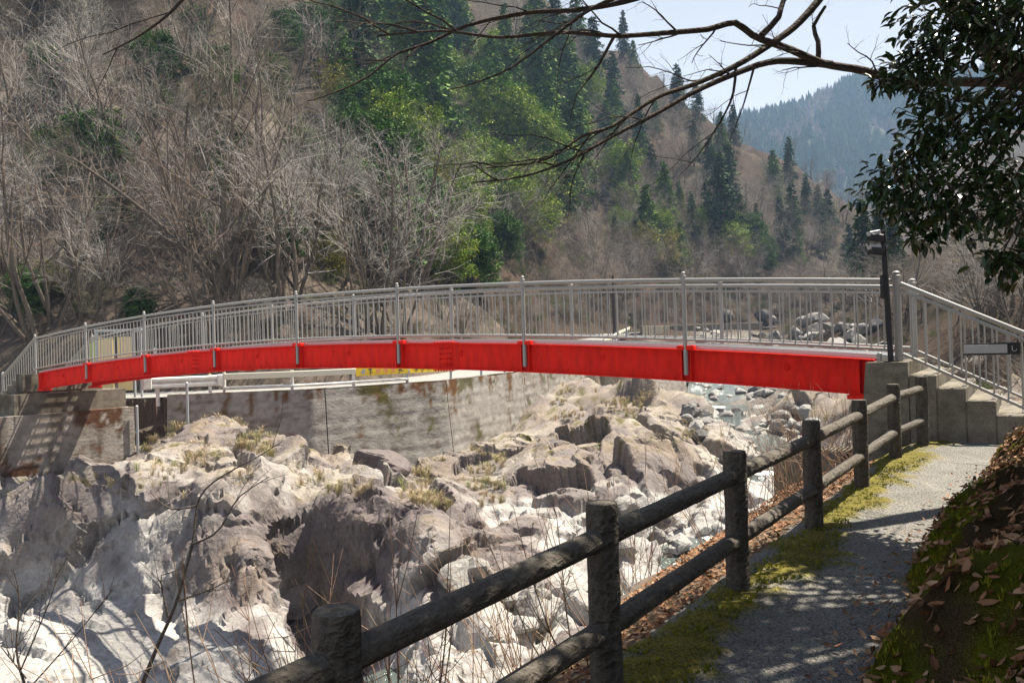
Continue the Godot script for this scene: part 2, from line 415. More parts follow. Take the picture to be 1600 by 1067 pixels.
func solve_tps() -> void:
	var px := [[0, 742, 22.6], [60, 745, 23.0], [150, 750, 23.6], [222, 745, 25.0], [245, 665, 26.6], [330, 672, 25.8], [330, 735, 22.3], [280, 705, 24.4], [400, 752, 21.4], [300, 788, 20.1], [150, 798, 20.5], [30, 798, 20.5], [412, 845, 19.0], [350, 878, 19.2], [200, 895, 19.6], [50, 895, 19.6], [300, 930, 19.0], [120, 935, 19.1], [20, 940, 19.1],
		[250, 965, 18.0], [390, 945, 18.0], [120, 980, 17.4], [30, 990, 17.2], [455, 985, 17.3], [300, 1060, 15.3], [100, 1060, 15.3], [440, 1060, 15.7], [200, 1010, 16.6], [360, 1000, 16.8],
		[432, 768, 21.9], [500, 818, 20.9], [560, 850, 20.1], [640, 900, 18.8], [700, 935, 18.1], [480, 738, 24.0], [560, 745, 24.4], [600, 780, 23.4], [700, 822, 22.0], [650, 762, 25.0], [590, 738, 26.4],
		[470, 925, 20.9], [500, 930, 20.5], [550, 940, 19.8], [630, 975, 18.5], [640, 728, 30.0], [700, 718, 30.6], [720, 760, 27.6], [735, 800, 25.0], [780, 698, 33.0], [430, 688, 27.0], [520, 705, 28.4], [800, 645, 37.2], [900, 600, 42.0],
		[800, 800, 23.6], [860, 760, 26.0], [900, 700, 30.0], [950, 722, 28.0], [1000, 650, 34.0], [1000, 762, 25.6], [1045, 722, 28.0], [900, 830, 22.0], [950, 602, 38.5], [1060, 612, 38.0], [1100, 650, 34.6], [1112, 690, 31.6], [1000, 612, 38.5], [1000, 850, 22.3], [850, 872, 20.0], [760, 885, 19.4], [755, 975, 16.9]]
	var pts := []
	for q in px:
		var p := at(q[0], q[1], q[2])
		pts.append([p.x, q[2], p.y])
	pts.append_array([[-5.2, 18.6, -5.7], [-4.7, 17.2, -6.0], [-3.2, 15.2, -6.1], [-5.9, 20.4, -4.9], [10.6, 36.0, -3.3], [10.0, 33.0, -3.6]])
	for q in river:
		if q[1] < 50.0: pts.append([q[0], q[1], q[2] - 0.25])
	pts.append_array([[-16.0, 15.0, -4.8], [-20.0, 18.0, -4.3], [-22.0, 22.0, -1.8], [-12.0, 13.2, -5.5], [-8.0, 13.6, -5.6], [-18.0, 21.8, -1.8], [-20.0, 25.0, 0.1], [-28.0, 24.0, 0.1], [-26.0, 20.0, -2.0],
		[-0.6, 4.05, -0.45], [-1.6, 4.8, -1.6], [-3.0, 6.0, -3.5], [-4.2, 7.2, -5.1], [1.4, 6.8, -0.35], [0.4, 7.6, -1.5], [-0.8, 8.6, -3.1], [-2.0, 9.8, -4.7], [-3.5, 11.0, -6.0], [3.3, 9.4, -0.25], [2.4, 10.2, -1.4], [1.2, 11.4, -3.1], [0.2, 13.0, -4.8], [-1.6, 3.0, -0.55], [-3.2, 4.2, -2.5], [-6.0, 6.0, -5.4], [-3.0, 0.0, -0.9], [-6.0, 1.0, -4.0], [-12.0, 3.0, -6.0],
		[-0.53, 2.2, 0.0], [0.36, 3.3, 0.02], [1.33, 4.68, 0.06], [2.34, 6.07, 0.08], [3.32, 7.39, 0.12], [4.27, 8.64, 0.18], [5.26, 9.9, 0.22], [-1.45, 1.0, 0.0],
		[4.5, 11.0, -0.7], [5.2, 13.0, -1.7], [6.5, 16.0, -3.1], [7.5, 20.0, -4.0], [9.6, 22.0, -3.5], [9.0, 15.0, -0.6], [8.0, 12.5, 0.5], [9.0, 10.0, 0.4], [12.0, 20.0, -0.6], [12.0, 14.0, 0.9], [13.6, 28.0, -2.4], [15.0, 38.0, -2.4], [18.0, 32.0, 0.3], [17.5, 45.0, -0.4], [20.0, 20.0, 3.4], [16.0, 12.0, 2.4], [2.0, 2.0, 0.0], [5.0, 6.0, 0.1], [7.0, 9.0, 0.25], [0.0, 0.5, 0.0], [8.0, 2.0, 1.0]])
	var n := pts.size(); var m := n + 3
	var A := []
	for i in n:
		var row := PackedFloat64Array(); row.resize(m + 1)
		for j in n:
			var r2 := pow(pts[i][0] - pts[j][0], 2) + pow(pts[i][1] - pts[j][1], 2)
			row[j] = 0.02 if i == j else (0.5 * r2 * log(r2 + 1e-9))
		row[n] = 1.0; row[n + 1] = pts[i][0]; row[n + 2] = pts[i][1]; row[m] = pts[i][2]
		A.append(row)
	for k in 3:
		var row := PackedFloat64Array(); row.resize(m + 1)
		for j in n: row[j] = 1.0 if k == 0 else pts[j][k - 1]
		A.append(row)
	for c in m:
		var p := c
		for r in range(c + 1, m):
			if absf(A[r][c]) > absf(A[p][c]): p = r
		var tmp = A[c]; A[c] = A[p]; A[p] = tmp
		var rc: PackedFloat64Array = A[c]
		for r in range(c + 1, m):
			var f: float = A[r][c] / rc[c]
			if f == 0.0: continue
			var rr: PackedFloat64Array = A[r]
			for k in range(c, m + 1): rr[k] -= f * rc[k]
			A[r] = rr
	tps_w.resize(m)
	for c in range(m - 1, -1, -1):
		var s: float = A[c][m]
		for k in range(c + 1, m): s -= A[c][k] * tps_w[k]
		tps_w[c] = s / A[c][c]
	tps_p = pts
	hgrid.resize(GNX * GND)
	var X := PackedFloat64Array(); var D := PackedFloat64Array()
	for q in pts:
		X.append(q[0]); D.append(q[1])
	for j in GND:
		for i in GNX:
			var x := GX0 + i * GS; var d := GD0 + j * GS
			var s := tps_w[n] + tps_w[n + 1] * x + tps_w[n + 2] * d
			for k in n:
				var dx := x - X[k]; var dd := d - D[k]
				var r2 := dx * dx + dd * dd + 1e-9
				s += tps_w[k] * 0.5 * r2 * log(r2)
			hgrid[j * GNX + i] = clampf(s, -7.5, 6.0)
func h_near(x: float, d: float) -> float:
	var fx := clampf((x - GX0) / GS, 0.0, GNX - 1.001); var fd := clampf((d - GD0) / GS, 0.0, GND - 1.001)
	var i := int(fx); var j := int(fd); fx -= i; fd -= j
	var k := j * GNX + i
	return lerpf(lerpf(hgrid[k], hgrid[k + 1], fx), lerpf(hgrid[k + GNX], hgrid[k + GNX + 1], fx), fd)
func h_valley(x: float, d: float) -> float:      # farther up the valley
	var r := along(river, x, d)
	var a := absf(r.x)
	if r.x > 0.0: return r.y + maxf(0.0, a - 2.5) * 0.42
	var hh := r.y + clampf(a - 2.5, 0.0, 5.0) * 0.4 + maxf(0.0, a - 7.5) * 0.62
	return minf(hh, r.y + 75.0 + (a - 110.0) * 0.1)
func ground(x: float, d: float) -> float:        # level without rock relief
	var h: float
	var edge := maxf(smoothstep(41.0, 47.0, d), maxf(smoothstep(15.0, 20.0, x), smoothstep(-26.0, -32.0, x)))
	if d < 8.0: edge = maxf(smoothstep(15.0, 20.0, x), 0.0)
	h = h_near(x, d) if edge < 0.999 else 0.0
	if edge > 0.001: h = lerpf(h, h_valley(x, d), edge)
	if d > 21.5:
		var s := along(road, x, d)
		if s.x > -2.4:
			if s.x < 2.3: h = s.y - 0.05
			else:
				var e := s.x - 2.3
				h = s.y + minf(1.6, e * 1.5) + maxf(0.0, minf(e, 80.0) - 0.8) * lerpf(1.0, 0.81, smoothstep(45.0, 95.0, d) * smoothstep(0.04, 0.16, x / d)) + maxf(0.0, e - 80.0) * 0.3
				h += n_hill.get_noise_2d(x, d) * minf(7.0, e * 0.3)
	elif d < 12.5:
		var f := along(fence, x, d)
		if f.x < 0.25 and d < 10.6: h = f.y - 0.05
	return h
func hit(px: float, py: float, d0 := 8.0, d1 := 420.0) -> Vector3:
	var r := ray(px, py); var d := d0
	while d < d1:
		var p := EYE + r * d
		if p.y < ground(p.x, d):
			return p
		d += 0.15 + d * 0.006
	return EYE + r * d1
func rockiness(x: float, d: float) -> float:
	if d > 21.5 and along(road, x, d).x > -2.7: return 0.0
	var k := 1.0
	if d < 14.0:
		var f := along(fence, x, d)
		if f.x < 4.5: k = smoothstep(0.6, 4.5, f.x)
	k *= 1.0 - 0.75 * exp(-(pow((x + 2.6) / 3.0, 2) + pow((d - 28.6) / 2.6, 2)))     # grassy gully
	if x > 9.0 and d < 24.0: k *= 0.3
	return k
# jittered cell points for the joint blocks, one table for each of two sizes
var cells := {}
func cell_table(size: float, sd: int) -> Dictionary:
	var r := RandomNumberGenerator.new(); r.seed = sd
	var lo := Vector3(-60, -30, -60); var n := Vector3i(int(120 / size), int(60 / size), int(100 / size))
	var C := PackedVector3Array(); var T := PackedVector3Array(); var H := PackedFloat32Array()
	for z in n.z:
		for y in n.y:
			for x in n.x:
				C.append(lo + (Vector3(x, y, z) + Vector3(0.5, 0.5, 0.5) + Vector3(r.randf_range(-0.36, 0.36), r.randf_range(-0.36, 0.36), r.randf_range(-0.36, 0.36))) * size)
				T.append(Vector3(r.randfn(), r.randfn() * 0.8, r.randfn()) * 0.2); H.append(r.randf_range(-1, 1))
	return {size = size, lo = lo, n = n, c = C, t = T, h = H}
func block(tab: Dictionary, q: Vector3) -> Vector2:     # planar facet height of the block around q, distance to its joint
	var size: float = tab.size; var n: Vector3i = tab.n; var C: PackedVector3Array = tab.c
	var g: Vector3 = (q - tab.lo) / size - Vector3(0.5, 0.5, 0.5)
	var bx := clampi(int(g.x), 0, n.x - 2); var by := clampi(int(g.y), 0, n.y - 2); var bz := clampi(int(g.z), 0, n.z - 2)
	var d1 := 1e9; var d2 := 1e9; var best := 0
	for z in 2:
		for y in 2:
			var k := ((bz + z) * n.y + by + y) * n.x + bx
			var e := q.distance_squared_to(C[k])
			if e < d1: d2 = d1; d1 = e; best = k
			elif e < d2: d2 = e
			e = q.distance_squared_to(C[k + 1])
			if e < d1: d2 = d1; d1 = e; best = k + 1
			elif e < d2: d2 = e
	return Vector2(tab.h[best] * size * 0.11 + (q - C[best]).dot(tab.t[best]), (sqrt(d2) - sqrt(d1)) / size)
func relief(p: Vector3, k: float) -> float:
	# jointed, tilted bedding: flat slabs of different height with open joints, at two sizes
	var w := Vector3(n_big.get_noise_3d(p.x * 1.6, p.y * 1.6, p.z * 1.6), n_big.get_noise_3d(p.z * 1.6, p.x * 1.6, p.y * 1.6), n_big.get_noise_3d(p.y * 1.6, p.z * 1.6, p.x * 1.6)) * 0.7
	var q := Vector3(p.x * 0.75 + p.y * 0.35, p.y * 1.5 - p.x * 0.4 + p.z * 0.22, p.z * 0.8 + p.y * 0.3) + w
	var b1 := block(cells[0], q); var b2 := block(cells[1], q)
	if p.x < -4.6 and p.z > -18.6: k *= 0.6
	var r := n_big.get_noise_3dv(p) * 0.28 + b1.x * 1.15 + b2.x * 0.75
	r -= 0.13 * (1.0 - smoothstep(0.0, 0.05, b1.y)) + 0.05 * (1.0 - smoothstep(0.0, 0.08, b2.y))
	return (r + n_fine.get_noise_3dv(p) * 0.03 + n_strata.get_noise_3dv(q * 3.0) * 0.025) * k
func patch(mb: MB, x0: float, x1: float, d0: float, d1: float, step: float, hole: Array, color_by: Callable) -> void:
	var nx := int((x1 - x0) / step) + 1; var nd := int((d1 - d0) / step) + 1
	var P := PackedVector3Array(); P.resize(nx * nd)
	var C := PackedColorArray(); C.resize(nx * nd)
	for j in nd:
		for i in nx:
			var x := x0 + i * step; var d := d0 + j * step
			if step < 1.0 and i > 0 and j > 0 and i < nx - 1 and j < nd - 1:
				x += step * 0.34 * sin(i * 12.9898 + j * 78.233); d += step * 0.34 * sin(i * 39.346 + j * 11.135)
			P[j * nx + i] = Vector3(x, ground(x, d), -d)
	var Q := P.duplicate()
	for j in nd:
		for i in nx:
			var k := j * nx + i
			var p := P[k]
			var dx := P[k + (1 if i < nx - 1 else 0)] - P[k - (1 if i > 0 else 0)]
			var dd := P[k + (nx if j < nd - 1 else 0)] - P[k - (nx if j > 0 else 0)]
			var nn := dx.cross(dd).normalized()
			var rk := rockiness(p.x, -p.z) if step < 1.0 else 0.0
			if rk > 0.01: Q[k] = p + nn * relief(p, rk)
			for h in hole:
				if p.x > h[0] + step and p.x < h[1] - step and -p.z > h[2] + step and -p.z < h[3] - step: Q[k].y -= 0.9 if step < 1.0 else 7.0
			C[k] = color_by.call(Q[k], nn, rk)
	if step < 0.1: mb.faceted(nx, nd, Q, C, 0.62)
	else: mb.grid(nx, nd, Q, C)
func color_near(p: Vector3, nn: Vector3, rk: float) -> Color:
	var t := n_tint.get_noise_3dv(p)                       # -1..1 broad patches
	var t2 := n_tint.get_noise_3dv(p * 3.1 + Vector3(40, 7, 3))
	var t3 := n_tint.get_noise_3dv(p * 9.0 + Vector3(4, 70, 3))
	if p.z < -21.5 and along(road, p.x, -p.z).x > -2.7: return Color(0.13, 0.105, 0.085) * (1.0 + 0.4 * t3)
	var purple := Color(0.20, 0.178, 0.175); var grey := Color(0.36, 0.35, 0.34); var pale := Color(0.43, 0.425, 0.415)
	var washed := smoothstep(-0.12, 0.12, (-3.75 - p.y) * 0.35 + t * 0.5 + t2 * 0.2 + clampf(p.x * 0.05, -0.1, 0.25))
	washed *= 1.0 - smoothstep(0.0, 0.25, 0.5 - Vector2((p.x + 4.0) / 3.6, (-p.z - 20.0) / 2.4).length() * 0.6 + t2 * 0.3)      # purplish buttress rock, with the shade of its face painted in darker
	var butt_shade := smoothstep(0.0, 0.2, 0.62 - Vector2((p.x + 4.4) / 2.7, (-p.z - 20.6) / 1.9).length() * 0.6 + t2 * 0.25)
	var c := purple.lerp(grey, smoothstep(-0.1, 0.4, t + t2 * 0.6)).lerp(pale, washed).lerp(Color(0.155, 0.135, 0.138), butt_shade * 0.85)
	c = c.lerp(Color(0.25, 0.20, 0.16), smoothstep(0.3, 0.5, t2 - t * 0.4) * (1.0 - washed) * 0.5)
	# dry grass, earth and moss lodged on the flat tops
	var dry := smoothstep(0.62, 0.85, nn.y) * smoothstep(-3.4, -2.2, p.y + t * 0.8) * smoothstep(-0.15, 0.2, t2 + t * 0.3 + (0.25 if -p.z > 26.0 else -0.1))
	c = c.lerp(Color(0.33, 0.27, 0.19), dry * 0.38)
	c = c.lerp(Color(0.11, 0.10, 0.03), smoothstep(0.3, 0.42, t3 + t2 * 0.25) * dry * 0.9)
	if rk < 0.5: c = c.lerp(Color(0.15, 0.11, 0.075), 1.0 - rk * 2.0)
	return c * (1.0 + 0.25 * t3)
func color_hill(p: Vector3, _nn: Vector3, _rk: float) -> Color:
	var t := n_tint.get_noise_3dv(p * 0.2); var t2 := n_tint.get_noise_3dv(p * 0.7)
	if -p.z < 125.0 and p.x > 5.0 and absf(along(river, p.x, -p.z).x) < 6.0 + 3.0 * t2: return Color(0.30, 0.295, 0.285) * (1.0 + 0.4 * t2)
	return Color(0.105, 0.08, 0.065).lerp(Color(0.075, 0.066, 0.05), smoothstep(-0.2, 0.3, t)) * (1.0 + 0.4 * t2)
func make_terrain() -> void:
	n_big = fnl(0.16, 101, 3); n_cell = fnl(0.42, 103, 2, FastNoiseLite.TYPE_CELLULAR); n_fine = fnl(1.9, 107, 3)
	n_cell.cellular_return_type = FastNoiseLite.RETURN_CELL_VALUE; n_cell.cellular_jitter = 1.0
	n_cell.fractal_type = FastNoiseLite.FRACTAL_NONE
	n_crack = fnl(0.5, 151, 1, FastNoiseLite.TYPE_CELLULAR); n_crack.cellular_return_type = FastNoiseLite.RETURN_DISTANCE2_SUB
	n_strata = fnl(0.7, 109, 3, FastNoiseLite.TYPE_SIMPLEX_SMOOTH, true); n_tint = fnl(0.22, 113, 4); n_hill = fnl(0.045, 127, 4)
	cells[0] = cell_table(2.3, 61); cells[1] = cell_table(0.8, 67)
	solve_tps(); say("tps")
	var mb := MB.new()
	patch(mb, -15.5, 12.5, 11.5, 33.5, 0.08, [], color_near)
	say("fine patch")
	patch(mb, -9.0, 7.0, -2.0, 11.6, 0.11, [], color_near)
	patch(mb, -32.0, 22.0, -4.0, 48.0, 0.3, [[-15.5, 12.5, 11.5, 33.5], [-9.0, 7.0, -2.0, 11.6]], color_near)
	struct("ground", mb, M.rock)
	var hm := MB.new()
	patch(hm, -170.0, 260.0, 10.0, 420.0, 2.5, [[-32.0, 22.0, -4.0, 48.0]], color_hill)
	struct("hillside", hm, M.litter)
	# far mountain across the head of the valley
	var fm := MB.new()
	var P := PackedVector3Array(); var C := PackedColorArray()
	var nx := 130; var nd := 60
	for j in nd:
		for i in nx:
			var x := -350.0 + i * 13.0; var d := 400.0 + j * 12.0
			P.append(Vector3(x, far_height(x, d), -d)); C.append(Color(0.055, 0.06, 0.04))
	fm.grid(nx, nd, P, C)
	struct("far_mountain", fm, M.far)
	make_water()
func far_height(x: float, d: float) -> float:
	# ridge line read off the photograph's skyline, at a depth of about 850
	var rx := x / maxf(d, 1.0)
	var ridge := 0.246 + 0.055 * smoothstep(0.22, 0.45, rx) + 0.02 * smoothstep(0.5, 0.75, rx)
	ridge -= 0.06 * (1.0 - smoothstep(-0.3, 0.05, rx))
	var rise := smoothstep(400.0, 880.0, d)
	var h := 8.0 + ridge * 850.0 * pow(rise, 0.85)
	h -= maxf(0.0, d - 880.0) * 0.5
	# spurs and gullies running down towards the viewer
	var g := n_hill.get_noise_2d(x * 0.22 + d * 0.10, d * 0.05 + 300.0)
	return h + g * 62.0 * sin(clampf(rise, 0, 1) * PI * 0.85 + 0.15) + n_hill.get_noise_2d(x * 0.9, d * 0.9) * 9.0
func make_water() -> void:
	var mb := MB.new(); var prev := []
	var pts := []
	for i in river.size() - 1:
		if river[i][1] > 57.0: break
		for k in 6:
			var t := k / 6.0
			pts.append(Vector3(lerpf(river[i][0], river[i + 1][0], t), lerpf(river[i][2], river[i + 1][2], t), -lerpf(river[i][1], river[i + 1][1], t)))
	var nx := 9
	var P := PackedVector3Array(); var C := PackedColorArray(); var rows := 0
	for i in pts.size():
		var p: Vector3 = pts[i]
		var dir: Vector3 = (pts[mini(i + 1, pts.size() - 1)] - pts[maxi(i - 1, 0)]); dir.y = 0; dir = dir.normalized()
		var side := Vector3(-dir.z, 0, dir.x)
		for k in nx:
			var e := (k / (nx - 1.0) - 0.5) * (6.5 if p.z > -36.0 else 4.0)
			P.append(p + side * e + Vector3(0, 0.2 + 0.03 * n_fine.get_noise_2d(p.x + e, p.z), 0)); C.append(Color(1, 1, 1))
		rows += 1
	mb.grid(nx, rows, P, C, false)
	if mb.n[nx * 3 + 3].y < 0.0:
		mb = MB.new(); mb.grid(nx, rows, P, C, true)
	struct("river_water", mb, M.water)
	# white water: the little fall beyond the bridge and a few rapids
	var f := MB.new()
	var top := at(1240, 606, 57.5); var foot := at(1236, 655, 54.5)
	var FP := PackedVector3Array(); var FC := PackedColorArray()
	for j in 9:
		for i in 7:
			var t := j / 8.0
			var q := top.lerp(foot, t) + Vector3((i / 6.0 - 0.5) * (0.9 + t * 0.8) + n_fine.get_noise_2d(i * 0.3, t * 2.0) * 0.1, -0.25 * sin(t * PI) + 0.12, n_fine.get_noise_2d(i * 0.7, t) * 0.25)
			FP.append(q); FC.append(Color(1, 1, 1))
	f.grid(7, 9, FP, FC, false)
	struct("waterfall", f, M.foam)
	var rap := MB.new()
	for q in [[8.3, 25.4, 0.7], [7.0, 23.6, 0.8], [5.6, 21.6, 0.9], [4.2, 20.0, 0.6], [10.0, 31.0, 0.5], [13.6, 52.6, 0.9], [11.9, 43.0, 0.6]]:
		var rv := along(river, q[0], q[1])
		var c := Vector3(q[0], rv.y + 0.16, -q[1])
		var CP := PackedVector3Array(); var CC := PackedColorArray()
		for j in 8:
			for i in 12:
				var a := TAU * i / 11.0; var r: float = q[2] * j / 7.0 * (1.0 + 0.45 * n_fine.get_noise_2d(cos(a) * 2 + q[0], sin(a) * 2))
				CP.append(c + Vector3(cos(a) * r * 1.5, 0.10 * (1.0 - j / 7.0) + 0.05 * n_fine.get_noise_2d(i * 1.0, j + q[1]), sin(a) * r)); CC.append(Color(1, 1, 1))
		rap.grid(12, 8, CP, CC)
	struct("white_water", rap, M.foam)

# ---------------------------------------------------------------- path, verge and mossy bank
func fence_at(run: float) -> Array:      # point and right-hand normal at a run along the fence line
	var left := run
	for i in fence.size() - 1:
		var ax: float = fence[i][0]; var ad: float = fence[i][1]
		var ex: float = fence[i + 1][0] - ax; var ed: float = fence[i + 1][1] - ad
		var l := sqrt(ex * ex + ed * ed)
		if left <= l or i == fence.size() - 2:
			var t := left / l
			return [Vector3(ax + ex * t, lerpf(fence[i][2], fence[i + 1][2], t), -(ad + ed * t)), Vector3(ed / l, 0, ex / l)]
		left -= l
	return []
func bank_edge(run: float) -> float:     # path width at that run
	return 0.98 + 0.07 * sin(run * 1.3) + 0.16 * n_tint.get_noise_2d(run * 3.0, 5.0) + 0.45 * smoothstep(11.2, 13.6, run)
func make_path_and_bank() -> void:
	var mb := MB.new(); var P := PackedVector3Array(); var C := PackedColorArray()
	var nr := 320; var nw := 64
	var w0 := -0.3; var w1 := 2.6
	for j in nr:
		var run := 0.3 + 14.6 * j / (nr - 1.0)
		var fa := fence_at(run)
		for i in nw:
			var e := w0 + (w1 - w0) * i / (nw - 1.0)
			var q: Vector3 = fa[0] + fa[1] * e
			var t := n_tint.get_noise_3dv(q * 4.0); var t2 := n_fine.get_noise_2d(q.x * 2.0, q.z * 2.0)
			var mossy := smoothstep(0.05, 0.2, 0.27 - absf(e - 0.04) * 0.9 + t * 0.28 + t2 * 0.2)
			mossy = maxf(mossy, smoothstep(0.1, 0.2, e - bank_edge(run) + 0.12 + t * 0.2 + t2 * 0.1))
			var c := Color(0.29, 0.285, 0.275) * (1.0 + 0.25 * t + 0.2 * t2)
			c = c.lerp(Color(0.20, 0.175, 0.022) * (1.0 + 0.5 * t2), mossy)
			q.y += 0.012 * t + mossy * (0.02 + 0.02 * t2) - (0.10 * smoothstep(-0.12, -0.3, e))
			P.append(q); C.append(c)
	mb.grid(nw, nr, P, C, true)
	if mb.n[nw * 5 + 8].y < 0.0:
		mb = MB.new(); mb.grid(nw, nr, P, C, false)
	struct("path", mb, M.path)
	# mossy bank rising to the right of the path
	var bk := MB.new(); var BP := PackedVector3Array(); var BC := PackedColorArray()
	nr = 300; nw = 120
	for j in nr:
		var run := 0.3 + 12.6 * j / (nr - 1.0)
		var fa := fence_at(run)
		var be := bank_edge(run)
		for i in nw:
			var u := i / (nw - 1.0)
			var e := u * u * 5.0 + u * 0.9
			BP.append(bank_point(fa, be, e, run)); 
			var q := BP[BP.size() - 1]
			var t := n_tint.get_noise_3dv(q * 5.0); var t2 := n_fine.get_noise_3dv(q * 2.0)
			var earth := smoothstep(-0.1, 0.15, t + t2 * 0.3 + (e - 0.28) * 0.7)
			BC.append(Color(0.14, 0.15, 0.016).lerp(Color(0.10, 0.068, 0.042), earth) * (1.0 + 0.5 * t2))
	bk.grid(nw, nr, BP, BC, true)
	if bk.n[nw * 5 + 8].y < 0.0:
		bk = MB.new(); bk.grid(nw, nr, BP, BC, false)
	var b := struct("mossy_bank", bk, M.moss)
	b.set_meta("label", "moss covered earth bank beside the path")
	# moss tufts and fallen leaves
	var tuft := MB.new(); var r2 := RandomNumberGenerator.new(); r2.seed = 5
	for k in 9:
		var a := r2.randf() * TAU; var l := r2.randf_range(0.6, 1.0)
		var o := Vector3(cos(a), 0, sin(a)); var sd := Vector3(-sin(a), 0, cos(a)) * 0.16
		tuft.tri(o * 0.15 - sd, o * 0.15 + sd, o * r2.randf_range(0.3, 0.7) + Vector3(0, l, 0))
	var X := []; var K := []
	for k in 34000:
		var run := r2.randf_range(0.6, 12.6); var fa := fence_at(run); var be := bank_edge(run)
		var e := pow(r2.randf(), 1.5) * 2.2
		var q: Vector3
		if r2.randf() < 0.28:
			e = r2.randf_range(-0.15, 0.5)
			q = fa[0] + fa[1] * e
			var t := n_tint.get_noise_3dv(q * 4.0)
			if 0.25 - absf(e - 0.04) * 0.9 + t * 0.26 < 0.1: continue
			q.y += 0.01
		else:
			q = bank_point(fa, be, e, run)
			if n_tint.get_noise_3dv(q * 5.0) + (e - 0.4) * 0.6 > 0.02: continue
		var s := r2.randf_range(0.012, 0.026)
		X.append(Transform3D(Basis(Vector3.UP, r2.randf() * TAU).scaled(Vector3(s, s * r2.randf_range(0.7, 1.5), s)), q))
		var g := r2.randf()
		K.append(Color(0.13, 0.15, 0.016).lerp(Color(0.28, 0.26, 0.025), g * g))
	stuff("moss_tufts", tuft.mesh(), M.grass, X, K, "low green and yellow moss along the path edge and bank", "moss")
	var leaf := dead_leaf_mesh()
	X = []; K = []
	for k in 34000:
		var run := r2.randf_range(0.6, 12.4); var fa := fence_at(run); var be := bank_edge(run)
		var pick := r2.randf()
		var q: Vector3; var up := Vector3.UP
		if pick < 0.8:
			var e := 0.12 + pow(r2.randf(), 1.3) * 2.6
			q = bank_point(fa, be, e, run)
			up = (Vector3.UP - fa[1] * 0.7).normalized()
			if e < 0.4 and r2.randf() < 0.6: continue
		elif pick < 0.82:
			q = fa[0] + fa[1] * (be - r2.randf() * r2.randf() * 0.5) + Vector3(0, 0.015, 0)
		else:
			var e := -0.15 - r2.randf() * 1.1
			q = fa[0] + fa[1] * e
			q.y = ground(q.x, -q.z) + 0.03
		var s := r2.randf_range(0.015, 0.034)
		var bs := Basis(Quaternion(Vector3.UP, up)) * Basis.from_euler(Vector3(r2.randf_range(-0.7, 0.7), r2.randf() * TAU, r2.randf_range(-0.7, 0.7)))
		X.append(Transform3D(bs.scaled(Vector3.ONE * s), q + up * 0.02))
		var g := r2.randf()
		K.append(Color(0.18, 0.08, 0.038).lerp(Color(0.38, 0.24, 0.14), g * g) * r2.randf_range(0.6, 1.2))
	stuff("fallen_leaves", leaf, M.dead_leaf, X, K, "brown curled leaves fallen on the bank and path edge", "leaves")
func bank_point(fa: Array, be: float, e: float, run: float) -> Vector3:
	var q: Vector3 = fa[0] + fa[1] * (be + e)
	var rise := 0.62 * (1.0 - exp(-e * 3.2)) + e * 0.62
	var lump := n_tint.get_noise_3dv(q * 4.0) * 0.36 + n_fine.get_noise_3dv(q * 1.3) * 0.1
	q.y += -0.06 + rise * (0.8 + 0.35 * n_tint.get_noise_2d(run * 1.7, 11.0)) + lump * minf(1.0, e * 3.0)
	q -= fa[1] * (0.12 * exp(-pow((e - 0.25) * 4.0, 2)))        # slight overhang
	return q
func dead_leaf_mesh() -> Mesh:
	var m := MB.new()
	var o := [Vector3(-1, 0.12, 0), Vector3(-0.35, 0.0, 0.42), Vector3(0.4, 0.1, 0.38), Vector3(1.1, 0.3, 0), Vector3(0.4, 0.16, -0.4), Vector3(-0.35, 0.05, -0.45)]
	var c := Vector3(0, -0.12, 0)
	for i in 6: m.tri(c, o[i], o[(i + 1) % 6])
	return m.mesh()

